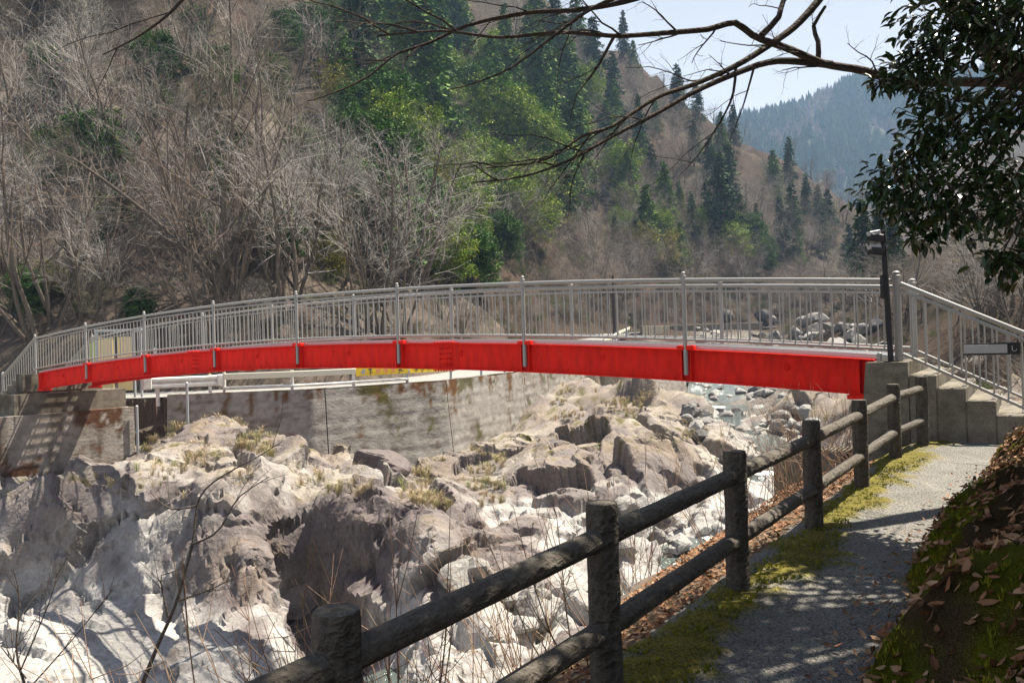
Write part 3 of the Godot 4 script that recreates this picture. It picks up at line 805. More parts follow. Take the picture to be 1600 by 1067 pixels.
# ---------------------------------------------------------------- bridge
const BL := 23.885
var bu := Vector3(0.8306, 0, 0.5568)       # along the bridge, left end to right end (towards the viewer)
var bt := Vector3(0.5568, 0, -0.8306)      # across, near railing to far railing
const BW := 1.7
func bp(s: float, l: float, y: float) -> Vector3:
	return Vector3(-14.65, 0, -23.6) + bu * s + bt * l + Vector3(0, y, 0)
func yd(s: float) -> float:
	var k := 2.0 * s / BL - 1.0
	return 1.28 + 0.53 * (1.0 - k * k)
func cap_profile(r: float) -> Array:
	return [[r, 0.0], [r * 1.25, 0.004], [r * 1.25, 0.02], [r * 0.7, 0.026], [r * 0.75, 0.036], [r * 1.0, 0.048], [r * 0.95, 0.062], [r * 0.6, 0.076], [0.001, 0.082]]
func railing(parent: Node3D, called: String, l: float, outer: float) -> void:
	# a railing part with its posts, rails and balusters as sub-parts
	var g := Node3D.new(); g.name = called; parent.add_child(g, true)
	var bal := MB.new(); bal.rod(Vector3(0, 0, 0), Vector3(0, 1, 0), 1.0, 8)
	var balm := bal.mesh()
	for k in 9:
		var s := BL * k / 8.0
		var p := MB.new()
		var foot := -0.40 if k > 0 and k < 8 else 0.0
		var c := bp(s, l, yd(s))
		p.rod(c + Vector3(0, foot, 0), c + Vector3(0, 1.13, 0), 0.034 if k < 8 else 0.05, 12)
		p.lathe(c + Vector3(0, 1.13, 0), cap_profile(0.034 if k < 8 else 0.05))
		obj("post", p, M.rail, g)
	for spec in [[1.08, 0.030, "top_rail"], [0.985, 0.019, "upper_rail"], [0.15, 0.022, "lower_rail"]]:
		for k in 8:
			var m := MB.new(); var pts := PackedVector3Array(); var rd := PackedFloat32Array()
			for i in 7:
				var s := BL * (k + i / 6.0) / 8.0
				pts.append(bp(s, l, yd(s) + spec[0])); rd.append(spec[1])
			m.tube(pts, rd, 10)
			obj(spec[2], m, M.rail, g)
	for k in 8:
		for i in range(1, 18):
			var s := BL * (k + i / 18.0) / 8.0
			var o := MeshInstance3D.new(); o.mesh = balm; o.material_override = M.rail; o.name = "baluster"; g.add_child(o, true)
			o.transform = Transform3D(Basis.from_scale(Vector3(0.0105, 0.84, 0.0105)), bp(s, l, yd(s) + 0.15))
func girder(parent: Node3D, l: float, sgn: float) -> void:     # sgn: side that the outer face looks to (-1 near)
	var g := Node3D.new(); g.name = "girder"; parent.add_child(g, true)
	var n := 48
	var s0 := 0.12; var s1 := BL - 0.32
	var dep := 0.50
	var parts := {"web": [[-0.008, 0.008], [-dep + 0.014, -0.016]], "top_flange": [[-0.11, 0.11], [-0.016, 0.0]], "bottom_flange": [[-0.11, 0.11], [-dep, -dep + 0.016]]}
	for key in parts:
		var m := MB.new(); var a: Array = parts[key]
		for k in n:
			var sa := lerpf(s0, s1, k / float(n)); var sb := lerpf(s0, s1, (k + 1.0) / n)
			var q := []
			for s in [sa, sb]:
				for ll in a[0]:
					for yy in a[1]: q.append(bp(s, l + ll, yd(s) + yy))
			m.quad(q[0], q[4], q[5], q[1]); m.quad(q[6], q[2], q[3], q[7]); m.quad(q[1], q[5], q[7], q[3]); m.quad(q[4], q[0], q[2], q[6])
			if k == 0: m.quad(q[2], q[0], q[1], q[3])
			if k == n - 1: m.quad(q[4], q[6], q[7], q[5])
		obj(key, m, M.red, g)
	# stiffeners in pairs beside each post, with the post bracket on top
	for k in range(0, 9):
		var s := BL * k / 8.0
		for e in ([-0.075, 0.075] if k > 0 and k < 8 else [0.16 if k == 0 else -0.36, 0.30 if k == 0 else -0.5]):
			var m := MB.new(); var c := bp(s + e, l + sgn * 0.058, yd(s + e) - dep / 2)
			m.box(c, bu * 0.006, bt * 0.048, Vector3(0, dep / 2 - 0.018, 0))
			obj("stiffener", m, M.red, g)
		if k > 0 and k < 8:
			var m := MB.new(); m.box(bp(s, l + sgn * 0.085, yd(s) + 0.022), bu * 0.14, bt * 0.05, Vector3(0, 0.032, 0), 0.006)
			obj("post_bracket", m, M.red, g)
			for e in [-0.1, 0.1]:
				var bm := MB.new(); bm.lathe(bp(s + e, l + sgn * 0.085, yd(s) + 0.054), [[0.016, 0], [0.016, 0.012], [0.001, 0.014]], 6)
				obj("bolt", bm, M.red, g)
	for k in 8:         # lifting lug in the middle of each bay
		var s := BL * (k + 0.5) / 8.0
		var m := MB.new(); var pts := PackedVector3Array(); var rd := PackedFloat32Array()
		for i in 13:
			var an := TAU * i / 12.0
			pts.append(bp(s + cos(an) * 0.03, l + sgn * 0.03, yd(s) - 0.19 + sin(an) * 0.05)); rd.append(0.012)
		m.tube(pts, rd, 6, false)
		m.box(bp(s, l + sgn * 0.016, yd(s) - 0.19), bu * 0.012, bt * 0.01, Vector3(0, 0.04, 0))
		obj("lug", m, M.red, g)
	for s in [8.05, 16.05]:    # bolted splices
		var m := MB.new()
		m.box(bp(s, l + sgn * 0.014, yd(s) - dep / 2), bu * 0.17, bt * 0.006, Vector3(0, 0.175, 0))
		obj("splice_plate", m, M.red, g)
		for yy in [0.008, -dep - 0.008]:
			var f := MB.new(); f.box(bp(s, l, yd(s) + yy), bu * 0.24, bt * 0.105, Vector3(0, 0.008, 0)); obj("flange_plate", f, M.red, g)
			for i in 7:
				var bb := MB.new(); var c: Vector3 = bp(s - 0.21 + i * 0.07, l + sgn * 0.075, yd(s) + yy + signf(yy) * 0.008)
				bb.lathe(c if yy > 0 else c - Vector3(0, 0.022, 0), [[0.014, 0], [0.014, 0.02], [0.001, 0.022]], 6); obj("bolt", bb, M.red, g)
		for i in 4:
			for j in 4:
				var bm := MB.new(); var c: Vector3 = bp(s - 0.12 + i * 0.08, l + sgn * 0.02, yd(s) - 0.10 - j * 0.10)
				bm.tube(PackedVector3Array([c, c + bt * sgn * 0.016, c + bt * sgn * 0.022]), PackedFloat32Array([0.019, 0.017, 0.008]), 6); obj("bolt", bm, M.red, g)
func make_bridge() -> void:
	var t := thing("footbridge", "red arched steel footbridge with grey railings crossing the rocky gorge", "footbridge", Vector3.ZERO)
	girder(t, 0.085, -1.0); girder(t, BW - 0.085, 1.0)
	var names_l := ["railing", "railing"]
	railing(t, "railing", -0.02, -1.0); railing(t, "railing", BW + 0.02, 1.0)
	# steel grating deck: edge angles, bearing bars and cross bars
	for l in [0.07, BW - 0.07]:
		var m := MB.new()
		for k in 48:
			var a := BL * k / 48.0; var b := BL * (k + 1) / 48.0
			m.bar(bp(a, l, yd(a) + 0.045), bp(b, l, yd(b) + 0.045), 0.012, 0.05)
		obj("deck_edge", m, M.grating, t)
	var cr := MB.new()
	for k in int(BL / 0.058):
		var s := 0.05 + k * 0.058
		cr.bar(bp(s, 0.06, yd(s) + 0.055), bp(s, BW - 0.06, yd(s) + 0.055), 0.024, 0.03)
	obj("deck_grating", cr, M.grating, t).set_meta("kind", "stuff")
	var br := MB.new()
	for i in 5:
		var l := 0.2 + i * (BW - 0.4) / 4.0
		for k in 24:
			var a := BL * k / 24.0; var b := BL * (k + 1) / 24.0
			br.bar(bp(a, l, yd(a) + 0.02), bp(b, l, yd(b) + 0.02), 0.02, 0.035)
	obj("deck_bearers", br, M.grating, t).set_meta("kind", "stuff")
	for k in range(0, 9):       # cross beams between the girders
		var s := clampf(BL * k / 8.0, 0.2, BL - 0.4)
		var m := MB.new(); m.bar(bp(s, 0.1, yd(s) - 0.2), bp(s, BW - 0.1, yd(s) - 0.2), 0.08, 0.2); obj("cross_beam", m, M.red, t)
	for l in [0.085, BW - 0.085]:
		for s in [0.32, BL - 0.5]:
			var m := MB.new(); m.box(bp(s, l, yd(s) - 0.53), bu * 0.16, bt * 0.14, Vector3(0, 0.03, 0), 0.005); obj("bearing", m, M.red, t)

# ---------------------------------------------------------------- abutments with steps
func wall_block(mb: MB, o: Vector3, a: Vector3, b: Vector3, h: float, col_by: Callable, step := 0.12) -> void:
	# vertical face from o along a (full vector) of height h, coloured by point; then the same for the side b
	var faces := [[o, a], [o + a, b], [o + a + b, -a], [o + b, -b]]
	for f in faces:
		sheet(mb, f[0], f[1], Vector3(0, h, 0), step, col_by)
	sheet(mb, o + Vector3(0, h, 0), a, b, step, col_by)
func sheet(mb: MB, o: Vector3, a: Vector3, b: Vector3, step: float, col_by: Callable) -> void:
	var nx := maxi(2, int(a.length() / step) + 1); var ny := maxi(2, int(b.length() / step) + 1)
	var P := PackedVector3Array(); var C := PackedColorArray()
	for j in ny:
		for i in nx:
			var p := o + a * (i / (nx - 1.0)) + b * (j / (ny - 1.0))
			P.append(p); C.append(col_by.call(p))
	mb.grid(nx, ny, P, C)
func stain(p: Vector3) -> Color:          # weathered concrete: lichen blotches and rusty seepage
	var t := n_tint.get_noise_3dv(p * 2.2); var t2 := n_tint.get_noise_3dv(Vector3(p.x * 9, p.y * 7, p.z * 9)); var drip := n_tint.get_noise_3dv(Vector3(p.x * 5.0, p.y * 0.5, p.z * 5.0))
	var c := Color(0.34, 0.325, 0.30)
	c = c.lerp(Color(0.15, 0.13, 0.11), smoothstep(0.02, 0.3, drip + t2 * 0.35 + t * 0.3) * 0.8)
	c = c.lerp(Color(0.12, 0.055, 0.025), smoothstep(0.08, 0.22, t * 0.8 + t2 * 0.45 + drip * 0.25 - 0.02) * 0.9)
	return c.lerp(Color(0.42, 0.41, 0.39), smoothstep(0.25, 0.4, t2 - t * 0.3))
func plain(p: Vector3) -> Color:
	var t := n_tint.get_noise_3dv(p * 1.6); var t2 := n_tint.get_noise_3dv(p * 8.0)
	return Color(1, 1, 1).lerp(Color(0.48, 0.45, 0.40), smoothstep(0.0, 0.4, t + t2 * 0.5))
func steps_flight(parent: Node3D, s_top: float, dir: float, y_top: float, n: int, base: float) -> void:
	# n steps going down from s_top in the direction dir along the bridge axis
	for k in n:
		var y := y_top - 0.165 * (k + 1)
		var sa := s_top + dir * 0.315 * k
		var a := bp(sa, -0.36, 0); var b := bp(sa + dir * 0.315, -0.36, 0)
		var m := MB.new(); m.col = Color(1, 1, 1)
		var c := (a + b) / 2 + bt * (BW + 0.72) / 2; c.y = (y + base) / 2
		m.box(c, bu * 0.1575, bt * (BW + 0.72) / 2, Vector3(0, (y - base) / 2, 0), 0.015)
		obj("step", m, M.concrete, parent)
		var nose := MB.new(); nose.box(c + Vector3(0, (y - base) / 2 + 0.003, 0) + bu * dir * 0.125, bu * 0.022, bt * (BW / 2 + 0.1), Vector3(0, 0.004, 0)); nose.col = Color(0.4, 0.4, 0.4)
		obj("nosing", nose, M.steel_dark, parent)
func stair_rail(label: String, l: float, s0: float, dir: float, y0: float, n: int) -> void:
	var t := thing("stair_railing", label, "railing", Vector3.ZERO)
	var slope := -0.165 / 0.315; var run := 0.315 * n
	var P := func(u: float, y: float) -> Vector3: return bp(s0 + dir * u, l, y0 + slope * u + y)
	for spec in [[1.06, 0.03, "top_rail"], [0.97, 0.016, "upper_rail"], [0.12, 0.022, "lower_rail"]]:
		var m := MB.new(); m.rod(P.call(0.05, spec[0]), P.call(run, spec[0]), spec[1], 10); obj(spec[2], m, M.rail, t)
	var m := MB.new(); m.rod(Vector3.ZERO, Vector3(0, 1, 0), 1.0, 8); var bm := m.mesh()
	var u := 0.17
	while u < run - 0.05:
		var o := MeshInstance3D.new(); o.mesh = bm; o.material_override = M.rail; o.name = "baluster"; t.add_child(o, true)
		o.transform = Transform3D(Basis.from_scale(Vector3(0.011, 0.86, 0.011)), P.call(u, 0.12))
		u += 0.15
	var pm := MB.new(); var e: Vector3 = P.call(run, -0.1)
	pm.rod(e, e + Vector3(0, 1.2, 0), 0.045, 12); pm.lathe(e + Vector3(0, 1.2, 0), cap_profile(0.045)); obj("post", pm, M.rail, t)
func make_abutments() -> void:
	# near end, on the viewer's bank
	var r := thing("stepped_abutment", "grey concrete abutment with steps down to the fenced path", "abutment")
	var m := MB.new()
	var o := bp(BL - 0.42, -0.36, -0.9); var yt := 1.275
	# front block with a battered face towards the girders
	var len := 0.56
	var A := [bp(BL - 0.36, -0.36, yt), bp(BL + 0.14, -0.36, yt), bp(BL + 0.14, BW + 0.36, yt), bp(BL - 0.36, BW + 0.36, yt)]
	var B := [bp(BL - 0.56, -0.36, -1.2), bp(BL + 0.14, -0.36, -1.2), bp(BL + 0.14, BW + 0.36, -1.2), bp(BL - 0.56, BW + 0.36, -1.2)]
	for i in 4:
		var j := (i + 1) % 4
		var P := PackedVector3Array(); var C := PackedColorArray()
		for b in 14:
			for a in 14:
				var p: Vector3 = B[i].lerp(B[j], a / 13.0).lerp(A[i].lerp(A[j], a / 13.0), b / 13.0)
				P.append(p); C.append(plain(p))
		m.grid(14, 14, P, C)
	sheet(m, A[0], A[1] - A[0], A[3] - A[0], 0.1, plain)
	obj("bearing_block", m, M.concrete, r)
	steps_flight(r, BL + 0.145, 1.0, yt, 6, -0.4)
	var land := MB.new(); land.box(bp(BL + 0.145 + 0.315 * 6 + 0.62, BW / 2, -0.04), bu * 0.6, bt * 1.3, Vector3(0, 0.3, 0), 0.01); obj("landing", land, M.concrete, r)
	var kerb := MB.new(); kerb.box(bp(BL - 1.1, -0.1, -0.45), bu * 0.45, bt * 0.5, Vector3(0, 0.5, 0), 0.02); obj("footing", kerb, M.concrete, r)
	stair_rail("grey railing on the fence side of the steps, carrying a name plate", -0.02, BL, 1.0, 1.28, 6)
	stair_rail("grey railing on the side of the steps away from the log fence", BW + 0.02, BL, 1.0, 1.28, 6)
	var np := thing("name_plate", "blank grey metal plate on a black board tied to the stair railing", "sign", bp(BL + 1.0, -0.075, 1.42))
	var k1 := MB.new(); k1.box(bu * 0.06, bu * 0.30, bt * 0.008, Vector3(0, 0.075, 0), 0.003); obj("backing_board", k1, M.black, np)
	var k2 := MB.new(); k2.box(bt * -0.016 + bu * -0.01, bu * 0.235, bt * 0.006, Vector3(0, 0.055, 0), 0.004); obj("plate", k2, M.plate, np)
	for e in [-0.19, 0.17]:
		var sc := MB.new(); var c: Vector3 = bt * -0.024 + bu * e; sc.rod(c, c - bt * 0.006, 0.008, 8); obj("screw", sc, M.galv, np)
	var mark := MB.new(); var mp := PackedVector3Array(); var mr := PackedFloat32Array()
	for q in [[0.275, 0.035], [0.275, -0.005], [0.28, -0.025], [0.295, -0.033], [0.315, -0.026], [0.325, -0.008]]:
		mp.append(bu * q[0] - bt * 0.0095 + Vector3(0, q[1], 0)); mr.append(0.0035)
	mark.tube(mp, mr, 5); obj("lettering", mark, M.white, np)
	# black post with two shaded lamps standing on the abutment
	var base := bp(BL - 0.08, -0.16, 1.277)
	var pl := thing("lamp_post", "slim black metal post with two small spotlights beside the bridge end", "lamp post", base)
	var lean := Vector3(-0.045, 1.75, 0)
	var pm := MB.new(); pm.box(lean / 2, lean / 2, bu * 0.032, bt * 0.032, 0.004); obj("pole", pm, M.black, pl)
	var pb := MB.new(); pb.abox(Vector3(0, 0.006, 0), Vector3(0.16, 0.012, 0.16)); obj("base_plate", pb, M.black, pl)
	for y in [1.68, 1.5]:
		var h := MB.new(); var hc := Vector3(-0.15, y, 0.0)
		h.box(hc + Vector3(0, -0.03, 0), Vector3(0.085, -0.01, 0), Vector3(0.005, 0.05, 0), Vector3(0, 0, 0.07), 0.01)
		var head := obj("spotlight", h, M.black, pl)
		var fr := MB.new(); fr.box(hc + Vector3(-0.02, 0.035, 0), Vector3(0.07, 0.012, 0), Vector3(-0.01, 0.03, 0), Vector3(0, 0, 0.055), 0.006); obj("lens", fr, M.plate, head)
		var ar := MB.new(); ar.bar(Vector3(-0.08, y - 0.06, 0), Vector3(-0.02, y - 0.06, 0), 0.03, 0.03); obj("bracket", ar, M.black, head)
	var cb := MB.new(); cb.abox(Vector3(-0.07, 1.0, 0.0), Vector3(0.05, 0.32, 0.07), 0.006); obj("junction_box", cb, M.black, pl)
	var stub := thing("drain_stub", "short grey pipe stub on the abutment beside the black post", "pipe", bp(BL - 0.22, -0.14, 1.277))
	var sm := MB.new(); sm.lathe(Vector3.ZERO, [[0.034, 0], [0.034, 0.11], [0.026, 0.12], [0.001, 0.121]], 12); obj("pipe", sm, M.rail, stub)

	# far end, below the road
	var q := thing("stained_abutment", "weathered concrete abutment with dark lichen under the far bridge end", "abutment")
	var lo := MB.new()
	wall_block(lo, bp(-3.5, -1.9, -3.2), bu * 3.98, bt * (BW + 3.0), 3.25, stain, 0.09)
	obj("pier", lo, M.concrete_wall, q)
	var up := MB.new(); wall_block(up, bp(-1.2, -0.75, 0.05), bu * 1.45, bt * (BW + 1.7), 0.62, plain, 0.12)
	obj("bearing_block", up, M.concrete, q)
	var bw := MB.new(); wall_block(bw, bp(-0.5, -0.36, 0.67), bu * 0.42, bt * (BW + 0.72), 0.60, plain, 0.12)
	obj("back_wall", bw, M.concrete, q)
	steps_flight(q, -0.51, -1.0, 1.27, 6, -0.6)
	stair_rail("grey railing down the far steps, on the river side", -0.02, 0.0, -1.0, 1.32, 7)
	stair_rail("grey railing down the far steps, on the road side", BW + 0.02, 0.0, -1.0, 1.32, 7)

# ---------------------------------------------------------------- road, wall, guard rails
func road_at(run: float) -> Array:        # point and normal towards the river
	var left := run
	for i in road.size() - 1:
		var ax: float = road[i][0]; var ad: float = road[i][1]
		var ex: float = road[i + 1][0] - ax; var ed: float = road[i + 1][1] - ad
		var l := sqrt(ex * ex + ed * ed)
		if left <= l or i == road.size() - 2:
			var t := left / l
			var n0 := Vector2(ed, -ex) / l
			# ease the normal across the corner
			var nn := n0
			if t > 0.5 and i < road.size() - 2:
				var e2 := Vector2(road[i + 2][0] - road[i + 1][0], road[i + 2][1] - road[i + 1][1]).normalized()
				nn = n0.lerp(Vector2(e2.y, -e2.x), t - 0.5).normalized()
			elif t < 0.5 and i > 0:
				var e0 := Vector2(ax - road[i - 1][0], ad - road[i - 1][1]).normalized()
				nn = n0.lerp(Vector2(e0.y, -e0.x), 0.5 - t).normalized()
			return [Vector3(ax + ex * t, lerpf(road[i][2], road[i + 1][2], t), -(ad + ed * t)), Vector3(nn.x, 0, -nn.y)]
		left -= l
	return []
func run_at_x(x: float) -> float:
	var best := 0.0; var bd := 1e9
	var r := 0.0
	while r < 130.0:
		var q: Vector3 = road_at(r)[0]
		if absf(q.x - x) < bd: bd = absf(q.x - x); best = r
		r += 0.25
	return best
func stain_wall(p: Vector3) -> Color:
	var lev := along(road, p.x, -p.z).y
	var t := n_tint.get_noise_3dv(Vector3(p.x * 2.0, p.y * 2.0, p.z * 2.0)); var h := n_tint.get_noise_3dv(Vector3(p.x * 3.0, p.y * 22.0, p.z * 3.0)); var drip := n_tint.get_noise_3dv(Vector3(p.x * 7.0, p.y * 0.7, p.z * 7.0))
	var t2 := n_tint.get_noise_3dv(p * 11.0)
	var c := Color(0.38, 0.375, 0.36)
	c = c.lerp(Color(0.19, 0.172, 0.155), smoothstep(0.12, 0.42, h + drip * 0.5 + t * 0.4) * 0.75)
	var top := smoothstep(0.9, 0.0, lev - p.y)
	c = c.lerp(Color(0.16, 0.085, 0.04), smoothstep(0.05, 0.3, drip + t2 * 0.45 + top * 0.3 - 0.34))
	c = c.lerp(Color(0.10, 0.10, 0.03), smoothstep(0.1, 0.25, t + t2 * 0.4 + top * 0.25 - 0.3) * 0.8)
	return c * (1.0 + 0.15 * t2)
func make_road_things() -> void:
	var mb := MB.new(); var P := PackedVector3Array(); var C := PackedColorArray(); var rows := 0
	var run := 0.0
	while run < 205.0:
		var ra := road_at(run)
		for k in 9:
			var e := -2.3 + 4.6 * k / 8.0
			P.append(ra[0] + ra[1] * e + Vector3(0, -0.02 * absf(e) / 2.3, 0)); C.append(Color(1, 1, 1))
		rows += 1; run += 0.6
	mb.grid(9, rows, P, C, true)
	if mb.n[60].y < 0:
		mb = MB.new(); mb.grid(9, rows, P, C, false)
	struct("road", mb, M.asphalt)
	var r0 := run_at_x(-12.6); var r1 := run_at_x(1.6)
	var wall := thing("retaining_wall", "stained concrete retaining wall holding up the valley road", "wall")
	var cuts := [r0, r0 + 4.6, r0 + 9.0, r0 + 14.6, r1]
	for k in 4:
		var w := MB.new(); var WP := PackedVector3Array(); var WC := PackedColorArray()
		var a: float = cuts[k] + 0.015; var b: float = cuts[k + 1] - 0.015
		var nx := int((b - a) / 0.1) + 1; var ny := 48
		for j in ny:
			for i in nx:
				var ra := road_at(lerpf(a, b, i / (nx - 1.0)))
				var y: float = lerpf(-4.6, ra[0].y + 0.06, j / (ny - 1.0))
				var depth_below: float = ra[0].y - y
				var p: Vector3 = ra[0] + ra[1] * (2.62 + depth_below * 0.12)
				p.y = y
				var groove := fposmod(y, 0.46) < 0.07
				p -= ra[1] * ((0.018 if groove else 0.0) + 0.012 * n_fine.get_noise_3dv(p))
				WP.append(p); WC.append(stain_wall(p))
		w.grid(nx, ny, WP, WC, true)
		var want: Vector3 = road_at(a)[1]
		if w.n[nx * 5 + 3].dot(want) < 0:
			w = MB.new(); w.grid(nx, ny, WP, WC, false)
		# coping
		for i in nx - 1:
			var r_a := road_at(lerpf(a, b, i / (nx - 1.0))); var r_b := road_at(lerpf(a, b, (i + 1) / (nx - 1.0)))
			var up := Vector3(0, 0.06, 0)
			w.col = stain_wall(r_a[0])
			w.quad(r_a[0] + r_a[1] * 2.62 + up, r_b[0] + r_b[1] * 2.62 + up, r_b[0] + r_b[1] * 2.25 + up, r_a[0] + r_a[1] * 2.25 + up)
			w.quad(r_a[0] + r_a[1] * 2.25 - up, r_a[0] + r_a[1] * 2.25 + up, r_b[0] + r_b[1] * 2.25 + up, r_b[0] + r_b[1] * 2.25 - up)
		obj("wall_panel", w, M.concrete_wall, wall)
	# short white beam at the bridge end
	var g1 := thing("beam_barrier", "short white steel crash barrier with boxed ends at the roadside", "barrier")
	var ga := at(246, 640, 26.3); ga.y = 0.3; var gb := at(328, 628, 27.4); gb.y = 0.3
	var gd := (gb - ga).normalized(); var gn := Vector3(-gd.z, 0, gd.x)
	if gn.z < 0: gn = -gn
	for p in [ga, gb]:
		var m := MB.new(); m.tube(PackedVector3Array([p - Vector3(0, 0.3, 0), p + Vector3(0, 0.2, 0) + gn * 0.03, p + Vector3(0, 0.72, 0)]), PackedFloat32Array([0.06, 0.06, 0.06]), 10); obj("post", m, M.white, g1)
		var rf := MB.new(); rf.lathe(p + Vector3(0, 0.72, 0), [[0.02, 0], [0.02, 0.1], [0.05, 0.12], [0.07, 0.17], [0.05, 0.23], [0.001, 0.25]], 10); obj("reflector", rf, M.orange, g1)
	var bm := MB.new(); var prof := [[0.30, 0.0], [0.34, 0.07], [0.43, 0.07], [0.47, 0.015], [0.51, 0.015], [0.55, 0.07], [0.64, 0.07], [0.68, 0.0]]
	var e0 := ga - gd * 0.35; var e1 := gb + gd * 0.35
	for i in prof.size() - 1:
		var u1: Vector3 = Vector3(0, prof[i][0], 0) + gn * (0.08 + prof[i][1]); var u2: Vector3 = Vector3(0, prof[i + 1][0], 0) + gn * (0.08 + prof[i + 1][1])
		bm.quad(e0 + u1, e1 + u1, e1 + u2, e0 + u2)
		bm.quad(e1 + u1 - gn * 0.012, e0 + u1 - gn * 0.012, e0 + u2 - gn * 0.012, e1 + u2 - gn * 0.012)
	obj("beam", bm, M.white, g1)
	for p in [e0, e1]:
		var m := MB.new(); m.box(p + Vector3(0, 0.49, 0) + gn * 0.07, gd * 0.14, gn * 0.11, Vector3(0, 0.21, 0), 0.03); obj("end_box", m, M.white, g1)
	# long pipe barrier along the wall
	var g2 := thing("pipe_barrier", "long cream and white road barrier on posts above the retaining wall", "barrier")
	var k := 0; var rr := r0 + 1.7
	var tops := []
	while rr < r1 + 30.0:
		var ra := road_at(rr); var p: Vector3 = ra[0] + ra[1] * 2.42
		tops.append([p, ra[1]])
		var m := MB.new(); m.rod(p + Vector3(0, 0.04, 0), p + Vector3(0, 0.78, 0), 0.057, 10); obj("post", m, M.galv if k > 2 else M.white, g2)
		k += 1; rr += 1.95
	for i in tops.size() - 1:
		var p: Vector3 = tops[i][0] + tops[i][1] * 0.08; var q: Vector3 = tops[i + 1][0] + tops[i + 1][1] * 0.08
		var m := MB.new(); m.bar(p + Vector3(0, 0.62, 0), q + Vector3(0, 0.62, 0), 0.05, 0.22, Vector3.UP, 0.02); obj("upper_beam", m, M.cream, g2)
		if i < 3:
			var m2 := MB.new(); m2.rod(p + Vector3(0, 0.2, 0), q + Vector3(0, 0.2, 0), 0.06, 10); obj("lower_pipe", m2, M.white, g2)
	var rf2 := MB.new(); rf2.lathe(tops[0][0] + Vector3(0, 0.78, 0), [[0.02, 0], [0.02, 0.06], [0.05, 0.08], [0.07, 0.13], [0.05, 0.19], [0.001, 0.21]], 10); obj("reflector", rf2, M.orange, g2)
	# yellow banner tied to the barrier, blocky characters in blue, black, pink
	var bn := thing("banner", "yellow lettered banner strapped along the road barrier", "banner")
	for seg in [2, 3]:
		var p: Vector3 = tops[seg][0] + tops[seg][1] * 0.14 + Vector3(0, 0.60, 0); var q: Vector3 = tops[seg + 1][0] + tops[seg + 1][1] * 0.14 + Vector3(0, 0.60, 0)
		var dv := (q - p).normalized(); var nv := Vector3(-dv.z, 0, dv.x)
		if nv.z < 0: nv = -nv
		var m := MB.new(); m.bar(p + dv * 0.06, q - dv * 0.05, 0.008, 0.34); var sh := obj("sheet", m, M.yellow, bn)
		var plan := [["blue", 0], ["ink", 1], ["pink", 0], ["pink", 0], ["pink", 1], ["ink", 0]] if seg == 2 else [["ink", 1], ["ink", 0], ["plate", 1], ["ink", 0], ["pink", 1], ["ink", 1]]
		var L := p.distance_to(q)
		for i in plan.size():
			var c: Vector3 = p + dv * (0.2 + (L - 0.4) * (i + 0.5) / plan.size()) + nv * 0.006
			var mk: Material = M[plan[i][0]]
			var lm := MB.new(); var r3 := RandomNumberGenerator.new(); r3.seed = 70 + seg * 10 + i
			for st in 5:
				var o := c + dv * r3.randf_range(-0.07, 0.07) + Vector3(0, r3.randf_range(-0.08, 0.08), 0) + nv * (0.001 * st)
				if st % 2 == 0: lm.box(o, dv * 0.08, nv * 0.002, Vector3(0, 0.014, 0))
				else: lm.box(o, dv * 0.014, nv * 0.002, Vector3(0, 0.09, 0))
			obj("lettering", lm, mk, sh)
	# poles, notice stand and small white panel by the far steps
	for q in [[213, 640, 25.6, "thin grey pole at the corner of the stained abutment"], [292, 632, 26.0, "thin grey pole in front of the white crash barrier"], [243, 606, 29.5, "thin grey pole across the road from the stained abutment"]]:
		var b := at(q[0], q[1], q[2]); b.y = ground(b.x, -b.z)
		var pt := thing("sign_pole", q[3], "pole", b)
		var m := MB.new(); m.rod(Vector3.ZERO, Vector3(0, 1.75, 0), 0.045, 12); obj("pole", m, M.galv, pt)
		var m2 := MB.new(); m2.lathe(Vector3(0, 1.75, 0), [[0.048, 0], [0.048, 0.02], [0.02, 0.04], [0.001, 0.045]], 12); obj("cap", m2, M.galv, pt)
	var nb := at(180, 560, 27.3); nb.y = 0.29
	var ns := thing("notice_stand", "roadside stand with two pale yellow panels in a grey frame", "stand", nb)
	for x in [-0.66, 0.66, 0.9]:
		var m := MB.new(); m.abox(Vector3(x, 1.18, 0), Vector3(0.07, 2.36, 0.07), 0.008); obj("post", m, M.galv, ns)
	var tb := MB.new(); tb.abox(Vector3(0.12, 2.38, 0), Vector3(1.7, 0.09, 0.12), 0.01); obj("top_beam", tb, M.galv, ns)
	for x in [-0.33, 0.34]:
		var m := MB.new(); m.abox(Vector3(x, 1.2, 0.02), Vector3(0.52, 1.9, 0.04), 0.01); obj("panel", m, M.board, ns)
	var sp := MB.new(); sp.abox(Vector3(-0.80, 1.3, 0.02), Vector3(0.16, 1.6, 0.03), 0.005); obj("side_panel", sp, M.lime, ns)
	var wp := at(75, 575, 24.6); wp.y = ground(wp.x, -wp.z)
	var wt := thing("white_panel", "small white upright panel standing behind the far steps", "sign", wp)
	var wm := MB.new(); wm.abox(Vector3(-0.09, 1.45, 0), Vector3(0.17, 0.62, 0.05), 0.01); obj("panel", wm, M.white, wt)
	var wm2 := MB.new(); wm2.abox(Vector3(0.11, 1.45, 0), Vector3(0.17, 0.62, 0.05), 0.01); obj("panel", wm2, M.white, wt)
	var wm3 := MB.new(); wm3.rod(Vector3(0, 0, -0.04), Vector3(0, 1.75, -0.04), 0.025, 8); obj("pole", wm3, M.galv, wt)
	# utility pole beside the road up the valley
	var ub := road_at(run_at_x(6.6)); var ubp: Vector3 = ub[0] + ub[1] * 1.9
	var dq := pix(ubp)
	var ut := thing("utility_pole", "slim utility pole beside the road up the valley", "utility pole", ubp)
